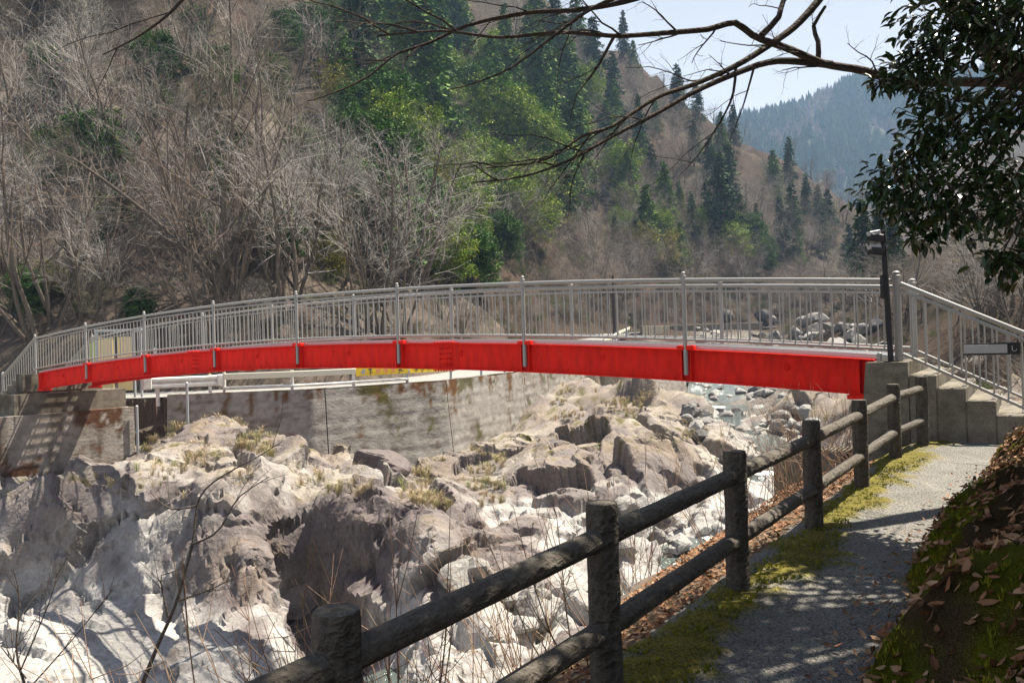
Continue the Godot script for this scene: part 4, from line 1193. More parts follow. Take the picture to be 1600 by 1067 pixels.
	var um := MB.new(); um.tube(PackedVector3Array([Vector3.ZERO, Vector3(0, 5.2, 0)]), PackedFloat32Array([0.15, 0.1]), 10); obj("pole", um, M.steel_dark, ut)
	var uc := MB.new(); uc.abox(Vector3(0, 4.9, 0), Vector3(0.8, 0.07, 0.07)); obj("crossarm", uc, M.steel_dark, ut)
	# pale parapet where the road swings right, beyond the river
	var pr := thing("road_parapet", "pale low parapet along the road bend beyond the river", "parapet")
	var pa := run_at_x(11.0)
	for i in 12:
		var A := road_at(pa + i * 2.5); var B := road_at(pa + i * 2.5 + 2.3)
		var m := MB.new(); m.bar(A[0] + A[1] * 2.4 + Vector3(0, 0.1, 0), B[0] + B[1] * 2.4 + Vector3(0, 0.1, 0), 0.25, 1.1, Vector3.UP, 0.03); m.col = Color(1, 1, 1); obj("block", m, M.concrete, pr)

# ---------------------------------------------------------------- log fence
func log_tube(mb: MB, a: Vector3, b: Vector3, r: float, rg: RandomNumberGenerator, tint: Color, seg := 40, sides := 28) -> void:
	# imitation log: bark ridges running along it
	var d := (b - a).normalized(); var e1 := d.cross(Vector3(0.3, 0.1, 0.9)).normalized(); var e2 := d.cross(e1)
	var P := PackedVector3Array(); var C := PackedColorArray()
	var off := rg.randf() * 50.0; var L := a.distance_to(b)
	for j in seg:
		var t := j / (seg - 1.0)
		for s in sides + 1:
			var an := TAU * (s % sides) / sides
			var o := e1 * cos(an) + e2 * sin(an)
			var rd := n_strata.get_noise_3d(cos(an) * 2.6 + off, sin(an) * 2.6, t * L * 1.7 + off)
			var f := n_fine.get_noise_3d(cos(an) * 0.9 + off, sin(an) * 0.9, t * L * 1.4)
			var rr := r * (1.0 + 0.11 * rd + 0.06 * f)
			if j == 0 or j == seg - 1: rr *= 0.93
			P.append(a + d * (t * L) + o * rr)
			var w := smoothstep(0.1, 0.35, f + 0.3 * rd)
			C.append(tint + Color(0.03, 0.03, 0.026) * w)
	mb.grid(sides + 1, seg, P, C, true)
	var q := (P[sides * 2 + 3] - a).slide(d)
	if mb.n[mb.n.size() - P.size() + (sides + 1) * 3 + 3].dot((P[(sides + 1) * 3 + 3] - a).slide(d)) < 0:
		# wind the other way round
		var k0 := mb.v.size() - P.size()
		for i in P.size(): mb.n[k0 + i] = -mb.n[k0 + i]
		var n_ix := (sides) * (seg - 1) * 6
		var st := mb.ix.size() - n_ix
		for i in range(st, mb.ix.size(), 3):
			var tmp := mb.ix[i + 1]; mb.ix[i + 1] = mb.ix[i + 2]; mb.ix[i + 2] = tmp
	# end caps, slightly domed
	for e in [0, seg - 1]:
		var c: Vector3 = a if e == 0 else b
		var out: Vector3 = -d if e == 0 else d
		mb.col = tint * 1.6
		for s in sides:
			var p := P[e * (sides + 1) + s]; var p2 := P[e * (sides + 1) + (s + 1) % sides]
			if (p - c).cross(p2 - c).dot(out) > 0: mb.tri(c + out * 0.006, p, p2)
			else: mb.tri(c + out * 0.006, p2, p)
func make_fence() -> void:
	var t := thing("log_fence", "dark imitation log fence with two rails along the gorge side path", "fence")
	var rg := RandomNumberGenerator.new(); rg.seed = 88
	var tint := Color(0.085, 0.078, 0.068)
	var posts := []
	for i in range(1, 9):
		posts.append(Vector3(fence[i][0], fence[i][2], -fence[i][1]))
	for i in posts.size():
		var m := MB.new(); log_tube(m, posts[i] - Vector3(0, 0.25, 0), posts[i] + Vector3(0.004, 0.85, 0), 0.066, rg, tint, 44, 30)
		obj("post", m, M.log, t)
	for i in posts.size() - 1:
		for h in [0.70, 0.31]:
			var m := MB.new(); log_tube(m, posts[i] + Vector3(0, h, 0), posts[i + 1] + Vector3(0, h, 0), 0.046, rg, tint * 1.25, 60, 24)
			obj("rail", m, M.log, t)

# ---------------------------------------------------------------- boulders
func rock_mesh(sd: int, flat: float, tone: Color, nu := 22, nv := 13) -> Mesh:
	var r := RandomNumberGenerator.new(); r.seed = sd
	var N := []
	for k in 15:
		var v := Vector3(r.randfn(), r.randfn() * 0.8, r.randfn()).normalized()
		N.append([v, r.randf_range(0.55, 1.0)])
	var m := MB.new(); var P := PackedVector3Array()
	for j in nv:
		for i in nu:
			var th := PI * j / (nv - 1.0); var ph := TAU * i / nu
			var d := Vector3(sin(th) * cos(ph), cos(th), sin(th) * sin(ph))
			var rad := 1.25
			for q in N:
				var k: float = q[0].dot(d)
				if k > 0.05: rad = minf(rad, q[1] / k)
			rad *= 1.0 + 0.06 * n_fine.get_noise_3dv(d * 1.2 + Vector3(sd, 0, 0))
			P.append(Vector3(d.x * rad, d.y * rad * flat, d.z * rad * 0.85))
	for j in nv - 1:
		for i in nu:
			var a := P[j * nu + i]; var b := P[j * nu + (i + 1) % nu]; var c := P[(j + 1) * nu + (i + 1) % nu]; var e := P[(j + 1) * nu + i]
			m.col = tone * (1.0 + 0.2 * n_fine.get_noise_3dv((a + c) * 0.8 + Vector3(sd, 3, 0)))
			if j > 0: m.tri(a, b, c)
			if j < nv - 2: m.tri(a, c, e)
	return m.mesh()
func make_boulders() -> void:
	var r := RandomNumberGenerator.new(); r.seed = 31
	var shapes := []
	var tones := [Color(0.40, 0.40, 0.39), Color(0.31, 0.31, 0.305), Color(0.24, 0.235, 0.23), Color(0.46, 0.455, 0.445), Color(0.15, 0.148, 0.145), Color(0.36, 0.35, 0.335)]
	for k in 9: shapes.append(rock_mesh(500 + k, r.randf_range(0.5, 0.8), tones[k % 6]))
	var lab := ["pale grey river boulder lying in the stony river bed", "mid grey river boulder lying in the stony river bed", "dark grey river boulder lying in the stony river bed"]
	var regions := [[1075, 1275, 598, 690, 205, 0.14, 0.62], [1120, 1225, 690, 745, 24, 0.12, 0.4], [1090, 1385, 500, 560, 60, 0.4, 1.2], [960, 1130, 790, 880, 22, 0.2, 0.55], [700, 860, 900, 1010, 14, 0.25, 0.6]]
	for g in regions:
		for k in g[4]:
			var px := r.randf_range(g[0], g[1]); var py := r.randf_range(g[2], g[3])
			var p := hit(px, py, 9.0, 140.0)
			if -p.z > 120.0: continue
			var sz: float = lerpf(g[5], g[6], pow(r.randf(), 2.2))
			var which := r.randi() % 9
			var o := obj("river_boulder", shapes[which], M.boulder)
			p.y = ground(p.x, -p.z) + sz * 0.18
			o.transform = Transform3D(Basis.from_euler(Vector3(r.randf_range(-0.3, 0.3), r.randf() * TAU, r.randf_range(-0.3, 0.3))).scaled(Vector3.ONE * sz), p)
			var tone: float = tones[which % 6].r
			tag(o, lab[0 if tone > 0.38 else (1 if tone > 0.28 else 2)], "boulder", "boulders in the river bed")
	# the dark angular block on the terrace below the wall
	var b := obj("angular_boulder", rock_mesh(641, 0.8, Color(0.19, 0.165, 0.165), 30, 18), M.boulder)
	var bpnt := at(588, 722, 26.0)
	bpnt.y = ground(bpnt.x, 26.0) + 0.35
	b.transform = Transform3D(Basis.from_euler(Vector3(0.1, 0.7, -0.5)).scaled(Vector3(1.05, 0.85, 0.75)), bpnt)
	tag(b, "dark angular boulder leaning at the foot of the retaining wall", "boulder")
	var f := obj("fall_boulder", rock_mesh(655, 0.95, Color(0.42, 0.42, 0.42), 30, 18), M.boulder)
	var fp := at(1276, 632, 53.0); f.transform = Transform3D(Basis.from_euler(Vector3(0, 0.4, 0.1)).scaled(Vector3(1.5, 1.5, 1.2)), fp)
	tag(f, "large upright grey boulder beside the little waterfall", "boulder")

# ---------------------------------------------------------------- growing things
func branch(T: MB, K: MB, rg: RandomNumberGenerator, p: Vector3, dir: Vector3, length: float, rad: float, lev: int, o: Dictionary, tips: Array) -> void:
	var maxl: int = o.levels
	var seg: int = o.segs[lev]
	var pts := PackedVector3Array([p]); var rd := PackedFloat32Array([rad])
	var d := dir
	var q := p
	for i in seg:
		d = (d + Vector3(rg.randf_range(-1, 1), rg.randf_range(-1, 1), rg.randf_range(-1, 1)) * o.wander + Vector3(0, o.lift[lev], 0)).normalized()
		q += d * (length / seg)
		pts.append(q); rd.append(lerpf(rad, rad * (0.35 if lev < maxl else 0.4), (i + 1.0) / seg))
	var into: MB = T if lev <= o.trunk_levels else K
	into.col = (o.bark if lev <= o.trunk_levels else o.twig) * rg.randf_range(0.8, 1.2)
	into.tube(pts, rd, o.sides[lev], false)
	if lev == maxl:
		tips.append([q, d]); return
	var n: int = int(o.kids[lev] * rg.randf_range(0.8, 1.2) + 0.5)
	for k in n:
		var t := lerpf(o.first[lev], 1.0, (k + rg.randf()) / n)
		var f := t * seg; var i := mini(int(f), seg - 1)
		var b := pts[i].lerp(pts[i + 1], f - i)
		var along_d := (pts[i + 1] - pts[i]).normalized()
		var side := along_d.cross(Vector3(rg.randfn(), rg.randfn(), rg.randfn())).normalized()
		var an: float = deg_to_rad(rg.randf_range(o.angle[0], o.angle[1]))
		var nd := (along_d * cos(an) + side * sin(an)).normalized()
		var l: float = length * o.ratio[lev] * rg.randf_range(0.65, 1.2) * (1.15 - 0.45 * t)
		branch(T, K, rg, b, nd, l, lerpf(rad, rad * 0.35, t) * o.thin, lev + 1, o, tips)
func bare_tree(sd: int, o: Dictionary) -> Array:
	var rg := RandomNumberGenerator.new(); rg.seed = sd
	var T := MB.new(); var K := MB.new(); var tips := []
	for s in o.stems:
		var a := rg.randf() * TAU; var lean: float = o.lean * rg.randf_range(0.4, 1.2)
		var d := Vector3(cos(a) * lean, 1, sin(a) * lean).normalized()
		branch(T, K, rg, Vector3(cos(a), 0, sin(a)) * 0.12 * (1 if o.stems > 1 else 0) - Vector3(0, 0.5, 0), d, o.height * rg.randf_range(0.75, 1.05), o.rad * rg.randf_range(0.7, 1.1), 0, o, tips)
	return [T, K, tips]
func leaf_tri(K: MB, p: Vector3, d: Vector3, up: Vector3, l: float, w: float) -> void:
	var s := d.cross(up).normalized() * w
	var m := p + d * l * 0.45
	K.quad(p, m + s - up * l * 0.04, p + d * l, m - s - up * l * 0.04)
func fold_leaf(K: MB, p: Vector3, d: Vector3, up: Vector3, l: float, w: float) -> void:   # folded, drooping leaf of four faces
	var s := d.cross(up).normalized() * w; var u := s.cross(d).normalized()
	var a := p + d * l * 0.3; var b := p + d * l * 0.68 - u * l * 0.05; var e := p + d * l - u * l * 0.16
	var f := u * w * 0.35
	K.quad(p, a + s * 0.8 + f, b + s * 0.75 + f, b); K.tri(b, b + s * 0.75 + f, e)
	K.quad(p, b, b - s * 0.75 + f, a - s * 0.8 + f); K.tri(b, e, b - s * 0.75 + f)
func leafy_tree(sd: int, o: Dictionary) -> Array:
	var r := bare_tree(sd, o)
	var rg := RandomNumberGenerator.new(); rg.seed = sd + 9
	var L := MB.new()
	for t in r[2]:
		var c: Color = o.leaf_a.lerp(o.leaf_b, pow(rg.randf(), 1.6))
		for k in o.per_tip:
			var d: Vector3 = (t[1] * 0.6 + Vector3(rg.randfn(), rg.randfn() * 0.7 - o.droop, rg.randfn())).normalized()
			var p: Vector3 = t[0] + Vector3(rg.randfn(), rg.randfn() * 0.7, rg.randfn()) * o.spread
			L.col = c * rg.randf_range(0.75, 1.25)
			leaf_tri(L, p, d, (Vector3.UP + Vector3(rg.randfn(), rg.randfn(), rg.randfn()) * 0.5).normalized(), o.leaf_l * rg.randf_range(0.7, 1.25), o.leaf_w)
	return [r[0], r[1], L]
func conifer(sd: int, h: float, w: float, ca: Color, cb: Color, drape: float) -> Array:
	var rg := RandomNumberGenerator.new(); rg.seed = sd
	var T := MB.new(); var L := MB.new()
	T.col = Color(0.11, 0.08, 0.06)
	T.tube(PackedVector3Array([Vector3(0, -0.5, 0), Vector3(0, h * 0.5, 0), Vector3(0, h, 0)]), PackedFloat32Array([h * 0.018, h * 0.011, 0.015]), 7, false)
	var y := h * 0.16
	while y < h * 0.985:
		var f := 1.0 - y / h
		var n := 6 if f > 0.2 else 4
		for k in n:
			var a := rg.randf() * TAU
			var R := w * pow(f, 0.75) * rg.randf_range(0.65, 1.15) + 0.12
			var o := Vector3(cos(a), 0, sin(a))
			var tip := o * R + Vector3(0, y - R * drape + rg.randf_range(-0.1, 0.25), 0)
			var root := Vector3(0, y, 0)
			T.tube(PackedVector3Array([root, tip]), PackedFloat32Array([0.03 * f + 0.008, 0.006]), 3, false)
			var c := ca.lerp(cb, pow(rg.randf(), 1.5))
			var m := int(7 + R * 9)
			for q in m:
				var t := pow((q + rg.randf()) / m, 0.7)
				var p := root.lerp(tip, t) + Vector3(rg.randfn(), rg.randfn() * 0.6, rg.randfn()) * 0.10 * R
				var d := (o * 0.7 + Vector3(rg.randfn() * 0.7, -drape * 0.8 + rg.randfn() * 0.35, rg.randfn() * 0.7)).normalized()
				L.col = c * rg.randf_range(0.7, 1.3)
				leaf_tri(L, p, d, (Vector3.UP + Vector3(rg.randfn(), 0, rg.randfn()) * 0.6).normalized(), rg.randf_range(0.3, 0.55) * (0.5 + 0.05 * h), 0.06 + 0.006 * h)
		y += h * 0.03 * rg.randf_range(0.7, 1.3)
	return [T, MB.new(), L]
func tree_proto(called: String, parts: Array, leafm: Material, label: String, category: String, group: String) -> Node3D:
	var o := Node3D.new(); o.name = called
	tag(o, label, category, group)
	if parts[0].v.size() > 0: obj("trunk", parts[0], M.bark, o)
	if parts[1].v.size() > 0: obj("twigs" if parts[2] is MB else "crown", parts[1], M.twig, o)
	if parts[2] is MB and parts[2].v.size() > 0: obj("crown", parts[2], leafm, o)
	return o
var protos := {}
func bare_opts(h: float, stems: int, lean: float, twig: Color, dens := 1.0) -> Dictionary:
	return {levels = 3, trunk_levels = 1, segs = [6, 4, 3, 2], sides = [7, 4, 3, 3], wander = 0.16, lift = [0.03, 0.05, 0.04, 0.02], kids = [9 * dens, 7, 5], first = [0.28, 0.2, 0.1], angle = [25.0, 62.0], ratio = [0.5, 0.5, 0.55], thin = 0.5, stems = stems, lean = lean, height = h, rad = h * 0.014, bark = Color(0.15, 0.13, 0.11), twig = twig}
func leaf_opts(h: float, a: Color, b: Color, ll: float, per: int) -> Dictionary:
	return {levels = 2, trunk_levels = 0, segs = [5, 4, 3], sides = [6, 4, 3], wander = 0.18, lift = [0.02, 0.03, 0.0], kids = [15, 11], first = [0.12, 0.15], angle = [35.0, 80.0], ratio = [0.5, 0.5], thin = 0.5, stems = 3, lean = 0.45, height = h, rad = h * 0.016, bark = Color(0.11, 0.09, 0.07), twig = Color(0.12, 0.10, 0.07), leaf_a = a, leaf_b = b, per_tip = per, droop = 0.2, spread = h * 0.035, leaf_l = ll, leaf_w = ll * 0.26}
func make_protos() -> void:
	var pale := Color(0.38, 0.36, 0.34); var tan := Color(0.24, 0.20, 0.17); var brown := Color(0.17, 0.13, 0.112); var olive := Color(0.23, 0.215, 0.13)
	var wb := "bare trees"
	protos.pale = []; protos.tan = []; protos.far = []
	for k in 4: protos.pale.append(tree_proto("bare_tree", bare_tree(900 + k, bare_opts(8.0, [1, 3, 4, 2][k], [0.15, 0.45, 0.55, 0.3][k], pale, [1.4, 0.9, 0.8, 1.1][k])), null, ["single trunked leafless tree with pale grey twigs", "triple stemmed leafless tree with pale grey twigs", "wide many stemmed leafless tree with pale twigs", "twin stemmed leafless tree with pale grey twigs"][k], "tree", wb))
	for k in 3: protos.tan.append(tree_proto("bare_tree", bare_tree(940 + k, bare_opts(7.0, [3, 5, 2][k], [0.4, 0.6, 0.3][k], [tan, brown, olive][k], [0.9, 0.75, 1.1][k])), null, ["leafless tree with tan twigs", "bushy leafless tree with brown twigs", "leafless tree with olive budding twigs"][k], "tree", wb))
	var eg := "evergreen trees"
	protos.laurel = tree_proto("evergreen_tree", leafy_tree(960, leaf_opts(6.0, Color(0.028, 0.068, 0.016), Color(0.10, 0.18, 0.045), 0.26, 24)), M.leaf, "dark green broadleaved evergreen tree", "tree", eg)
	protos.lime = tree_proto("evergreen_tree", leafy_tree(963, leaf_opts(6.0, Color(0.08, 0.15, 0.016), Color(0.29, 0.34, 0.05), 0.24, 20)), M.leaf, "fresh yellow green leafy tree", "tree", eg)
	protos.moss = tree_proto("evergreen_tree", leafy_tree(967, leaf_opts(5.0, Color(0.11, 0.115, 0.015), Color(0.23, 0.20, 0.03), 0.2, 10)), M.leaf, "sparse mustard green leafy shrub", "shrub", eg)
	var cg := "conifers"
	protos.cedar = []
	for k in 3: protos.cedar.append(tree_proto("conifer_tree", conifer(980 + k, 11.0, [2.2, 2.6, 1.9][k], Color(0.02, 0.045, 0.017), Color(0.065, 0.11, 0.038), [0.5, 0.3, 0.65][k]), M.needle, ["dark green pointed conifer", "broad dark green conifer", "narrow dark green drooping conifer"][k], "tree", cg))
	protos.bright = tree_proto("conifer_tree", conifer(990, 10.0, 2.6, Color(0.035, 0.085, 0.012), Color(0.15, 0.23, 0.04), 0.75), M.needle, "bright green drooping conifer", "tree", cg)
func plant(kind: String, p: Vector3, px_h: float, rg: RandomNumberGenerator) -> void:
	var depth := -p.z
	var h := px_h * depth / FOCAL
	var pr; var nominal := 6.0; var base := "evergreen_tree"
	match kind:
		"pale": pr = protos.pale[rg.randi() % 4]; nominal = 9.5; base = "bare_tree"
		"tan": pr = protos.tan[rg.randi() % 3]; nominal = 8.5; base = "bare_tree"
		"cedar": pr = protos.cedar[rg.randi() % 3]; nominal = 11.0; base = "conifer_tree"
		"bright": pr = protos.bright; nominal = 10.0; base = "conifer_tree"
		"moss": pr = protos.moss; nominal = 6.2
		_: pr = protos[kind]; nominal = 7.2
	var s := h / nominal
	p.y = ground(p.x, depth) - 0.05
	var sr := along(road, p.x, depth)
	var place := "on the right bank beyond the steps" if sr.x < 0.0 else ("on the receding spur up the valley" if depth > 75.0 else ("just above the valley road" if sr.x < 9.0 else ("halfway up the slope facing the bridge" if sr.x < 24.0 else "high on the slope facing the bridge")))
	var o := copy(pr, base, p, rg.randf() * TAU, Vector3(s * rg.randf_range(0.9, 1.15), s, s * rg.randf_range(0.9, 1.15)))
	o.set_meta("label", str(pr.get_meta("label")) + " " + place); o.set_meta("group", str(pr.get_meta("group")) + " " + place)
func make_forest() -> void:
	make_protos(); say("protos")
	var rg := RandomNumberGenerator.new(); rg.seed = 4711
	# evergreens read off the photograph: base pixel, height in pixels, kind
	var green := [[110, 310, 140, "laurel"], [60, 300, 90, "laurel"], [150, 260, 90, "laurel"], [655, 200, 210, "bright"], [560, 150, 190, "cedar"], [610, 110, 150, "bright"], [430, 410, 110, "laurel"], [395, 390, 70, "laurel"], [610, 440, 190, "laurel"], [560, 350, 130, "laurel"], [650, 400, 150, "laurel"], [690, 450, 100, "lime"], [735, 440, 90, "laurel"], [515, 428, 70, "moss"], [590, 420, 110, "moss"], [470, 350, 80, "moss"], [770, 340, 120, "lime"], [800, 270, 110, "lime"], [730, 300, 90, "lime"], [850, 230, 140, "bright"], [880, 180, 130, "bright"], [900, 270, 120, "bright"], [890, 350, 120, "laurel"], [860, 330, 90, "laurel"], [830, 160, 120, "bright"], [870, 120, 110, "cedar"], [700, 260, 90, "laurel"], [540, 260, 90, "laurel"], [300, 290, 70, "laurel"], [215, 505, 60, "laurel"], [40, 490, 70, "laurel"], [90, 470, 60, "moss"], [300, 320, 60, "moss"], [620, 250, 90, "lime"], [820, 380, 80, "lime"], [775, 400, 70, "laurel"], [330, 180, 70, "laurel"], [60, 150, 80, "laurel"], [450, 90, 80, "laurel"], [690, 340, 80, "moss"], [580, 300, 120, "laurel"], [640, 330, 120, "laurel"], [720, 380, 100, "lime"], [745, 250, 90, "lime"], [790, 180, 110, "bright"], [690, 140, 120, "bright"], [735, 200, 100, "laurel"], [840, 290, 90, "lime"], [860, 260, 110, "bright"], [810, 330, 90, "lime"], [530, 200, 80, "moss"], [480, 290, 80, "laurel"], [350, 250, 60, "laurel"], [660, 270, 90, "bright"], [900, 220, 110, "bright"], [590, 200, 100, "laurel"],
		[1012, 395, 90, "bright"], [1040, 350, 80, "bright"], [1065, 420, 60, "bright"], [985, 330, 80, "bright"], [1030, 420, 70, "moss"], [960, 300, 70, "lime"], [1130, 395, 130, "cedar"], [1142, 350, 100, "cedar"], [1155, 410, 60, "lime"], [1168, 400, 70, "laurel"], [1110, 300, 70, "cedar"], [1105, 370, 70, "cedar"], [1240, 385, 80, "cedar"], [1262, 360, 70, "cedar"], [1290, 405, 60, "cedar"], [1210, 320, 70, "bright"], [1060, 190, 70, "cedar"], [1090, 205, 60, "cedar"], [975, 90, 60, "cedar"], [960, 190, 90, "cedar"], [930, 150, 100, "cedar"], [1000, 240, 70, "cedar"], [950, 250, 80, "bright"], [1200, 420, 50, "laurel"], [1250, 420, 45, "bright"], [1085, 260, 60, "cedar"], [1020, 300, 60, "cedar"], [1280, 350, 50, "cedar"], [1220, 380, 60, "cedar"], [1300, 380, 45, "cedar"],
		[1350, 445, 110, "cedar"], [1378, 440, 120, "cedar"], [1330, 450, 80, "cedar"], [1400, 430, 100, "cedar"]]
	for g in green:
		var p := hit(g[0], g[1], 26.0)
		if -p.z > 400.0: p = hit(g[0], g[1] + 40.0, 26.0)
		if -p.z > 400.0: continue
		plant(g[3], p, g[2] * 1.25, rg)
	# more of the same between them, denser where the photograph is greenest
	for gr in [[500, 720, 60, 430, 18, "laurel", 95], [520, 720, 30, 240, 10, "bright", 130], [720, 915, 110, 400, 16, "lime", 85], [740, 920, 60, 280, 12, "bright", 110], [950, 1180, 130, 400, 16, "bright", 62], [960, 1300, 230, 410, 16, "cedar", 62], [20, 480, 60, 420, 12, "laurel", 75], [930, 1100, 260, 430, 8, "lime", 45]]:
		for k in gr[4]:
			var p := hit(rg.randf_range(gr[0], gr[1]), rg.randf_range(gr[2], gr[3]), 26.0, 260.0)
			if -p.z > 250.0 or along(road, p.x, -p.z).x < 3.5: continue
			plant(gr[5], p, gr[6] * rg.randf_range(0.75, 1.35), rg)
	# bare trees: the near slope, the farther slope, the right bank
	for reg in [[-30, 930, -30, 540, 84, 150, 300, 0.7], [900, 1320, 60, 470, 125, 55, 105, 0.45], [1230, 1640, 340, 545, 52, 90, 200, 0.6], [-20, 940, 400, 560, 28, 60, 120, 0.5]]:
		var made := 0; var tries := 0
		while made < reg[4] and tries < reg[4] * 12:
			tries += 1
			var px := rg.randf_range(reg[0], reg[1]); var py := rg.randf_range(reg[2], reg[3])
			var p := hit(px, py, 24.0, 330.0)
			var depth := -p.z
			if depth > 320.0: continue
			var s := along(road, p.x, depth)
			if absf(s.x) < 3.0: continue
			if s.x < 0.0 and absf(along(river, p.x, depth).x) < 4.0: continue
			if s.x < 0.0 and px < 1150: continue
			if px > 545 and px < 905 and py > 70 and py < 450 and rg.randf() < 0.62: continue
			var hp := rg.randf_range(reg[5], reg[6]) * clampf(48.0 / depth if reg[1] < 931 else (110.0 / depth if reg[0] == 900 else 45.0 / depth), 0.45, 1.4)
			hp = clampf(hp, 0.0, 11.0 / depth * FOCAL)
			plant("pale" if rg.randf() < reg[7] else "tan", p, hp, rg)
			made += 1
	say("trees")
	# dry undergrowth covering the slopes
	var tuft := MB.new(); var r2 := RandomNumberGenerator.new(); r2.seed = 12
	for k in 24:
		var a := r2.randf() * TAU; var d := Vector3(cos(a) * r2.randf_range(0.1, 0.9), r2.randf_range(0.5, 1.0), sin(a) * r2.randf_range(0.1, 0.9)).normalized()
		var l := r2.randf_range(0.5, 1.1)
		var p0 := Vector3(r2.randf_range(-0.3, 0.3), 0, r2.randf_range(-0.3, 0.3))
		var p1 := p0 + d * l * 0.5; var p2 := p1 + (d + Vector3(r2.randfn(), r2.randfn(), r2.randfn()) * 0.35).normalized() * l * 0.5
		tuft.tube(PackedVector3Array([p0, p1, p2]), PackedFloat32Array([0.009, 0.007, 0.003]), 3, false)
		for e in 2:
			tuft.tube(PackedVector3Array([p1, p1 + (d + Vector3(r2.randfn(), r2.randfn(), r2.randfn()) * 0.8).normalized() * l * 0.4]), PackedFloat32Array([0.005, 0.003]), 3, false)
	var X := []; var C := []
	var tries2 := 0
	while X.size() < 4600 and tries2 < 30000:
		tries2 += 1
		var p: Vector3
		if tries2 % 4 > 0:
			var ra := road_at(pow(rg.randf(), 1.3) * 150.0 + 18.0)
			p = ra[0] - ra[1] * (2.9 + pow(rg.randf(), 1.4) * 48.0)
		else:
			p = Vector3(rg.randf_range(9.0, 60.0), 0, -rg.randf_range(12.0, 95.0))
		var depth := -p.z
		var s := along(road, p.x, depth)
		if absf(s.x) < 2.7: continue
		if s.x < 0.0 and (along(river, p.x, depth).x > -3.5): continue
		if depth < 20.0 and p.x / depth < 0.5 and p.x < 8.5: continue
		p.y = ground(p.x, depth)
		var sc := rg.randf_range(0.6, 1.3) * (1.0 if depth < 70 else 1.6)
		X.append(Transform3D(Basis(Vector3.UP, rg.randf() * TAU).scaled(Vector3(sc, sc * rg.randf_range(0.6, 1.1), sc)), p))
		var g := rg.randf()
		C.append((Color(0.09, 0.068, 0.052).lerp(Color(0.26, 0.235, 0.20), g * g) if rg.randf() < 0.85 else Color(0.08, 0.11, 0.03)) * rg.randf_range(0.7, 1.2))
	stuff("dry_undergrowth", tuft.mesh(), M.twig, X, C, "tangled dry brown undergrowth covering the valley slopes", "undergrowth")
	# the wood on the receding spur, too many to tell apart
	X = []
	for k in 420:
		var ra := road_at(rg.randf_range(95.0, 190.0))
		var p: Vector3 = ra[0] - ra[1] * (4.0 + rg.randf() * 75.0)
		if -p.z < 62.0 or -p.z > 260.0: continue
		p.y = ground(p.x, -p.z) - 0.1
		var sc := rg.randf_range(0.7, 1.15)
		X.append(Transform3D(Basis(Vector3.UP, rg.randf() * TAU).scaled(Vector3(sc, sc, sc)), p))
	var wm := bare_tree(931, bare_opts(8.0, 4, 0.5, Color(0.25, 0.21, 0.18), 0.9))
	wm[1].v.size()
	stuff("spur_wood", wm[1].mesh(), M.twig, X, [], "hazy leafless wood covering the receding spur", "wood")
	# forest on the far mountain: one mass
	var ft := MB.new()
	for k in 5:
		var y := 0.12 + k * 0.17; var R := 0.34 * (1.0 - k / 5.5)
		for i in 7:
			var a := TAU * i / 7.0 + k; var b := TAU * (i + 1) / 7.0 + k
			var ra := R * (1.0 + 0.3 * sin(i * 2.3 + k)); 
			ft.tri(Vector3(cos(a) * ra, y, sin(a) * ra), Vector3(0, y + 0.34, 0), Vector3(cos(b) * R, y + 0.03, sin(b) * R))
	X = []; C = []
	var tn := fnl(0.012, 77, 3)
	for k in 26000:
		var x := rg.randf_range(60.0, 900.0); var d := rg.randf_range(405.0, 890.0)
		if x / d > 0.95 or x / d < 0.1: continue
		var t := tn.get_noise_2d(x, d)
		var h := rg.randf_range(9.0, 16.0); var c := Color(0.022, 0.048, 0.026).lerp(Color(0.055, 0.085, 0.035), rg.randf())
		if t > 0.12: 
			c = Color(0.16, 0.115, 0.09) * rg.randf_range(0.8, 1.2); h *= 0.6
			if rg.randf() < 0.3: continue
		X.append(Transform3D(Basis(Vector3.UP, rg.randf() * TAU).scaled(Vector3(h * 0.75, h, h * 0.75)), Vector3(x, far_height(x, d) - 0.5, -d)))
		C.append(c)
	stuff("far_forest", ft.mesh(), M.far, X, C, "blue hazed conifer forest on the far mountain", "forest")
	# dry grass on the rock terraces
	var gt := MB.new()
	for k in 34:
		var a := r2.randf() * TAU; var o := Vector3(cos(a), 0, sin(a)); var l := r2.randf_range(0.4, 1.1)
		var sd := Vector3(-sin(a), 0, cos(a)) * 0.011
		var b0 := o * r2.randf_range(0.0, 0.3); var b1 := b0 + o * 0.12 * l + Vector3(0, 0.6 * l, 0); var b2 := b1 + o * r2.randf_range(0.2, 0.8) * l + Vector3(0, 0.25 * l, 0)
		gt.quad(b0 - sd, b0 + sd, b1 + sd, b1 - sd); gt.tri(b1 - sd, b1 + sd, b2)
	X = []; C = []
	for reg in [[640, 790, 690, 800, 900], [225, 480, 645, 720, 700], [770, 1010, 600, 670, 700], [100, 430, 700, 790, 200], [440, 720, 735, 800, 120], [880, 1090, 610, 720, 160], [1240, 1400, 620, 720, 90]]:
		for k in reg[4]:
			var p := hit(rg.randf_range(reg[0], reg[1]), rg.randf_range(reg[2], reg[3]), 9.0, 60.0)
			var depth := -p.z
			if depth > 58.0: continue
			var s := along(road, p.x, depth)
			if s.x > -2.9: continue
			if n_tint.get_noise_3dv(p * 2.5) < 0.03: continue
			p.y = ground(p.x, depth) + 0.02
			var sc := rg.randf_range(0.12, 0.38)
			X.append(Transform3D(Basis(Vector3.UP, rg.randf() * TAU).scaled(Vector3(sc, sc * rg.randf_range(0.7, 1.3), sc)), p))
			C.append(Color(0.40, 0.33, 0.22).lerp(Color(0.22, 0.24, 0.09), pow(rg.randf(), 3.0)) * rg.randf_range(0.8, 1.15))
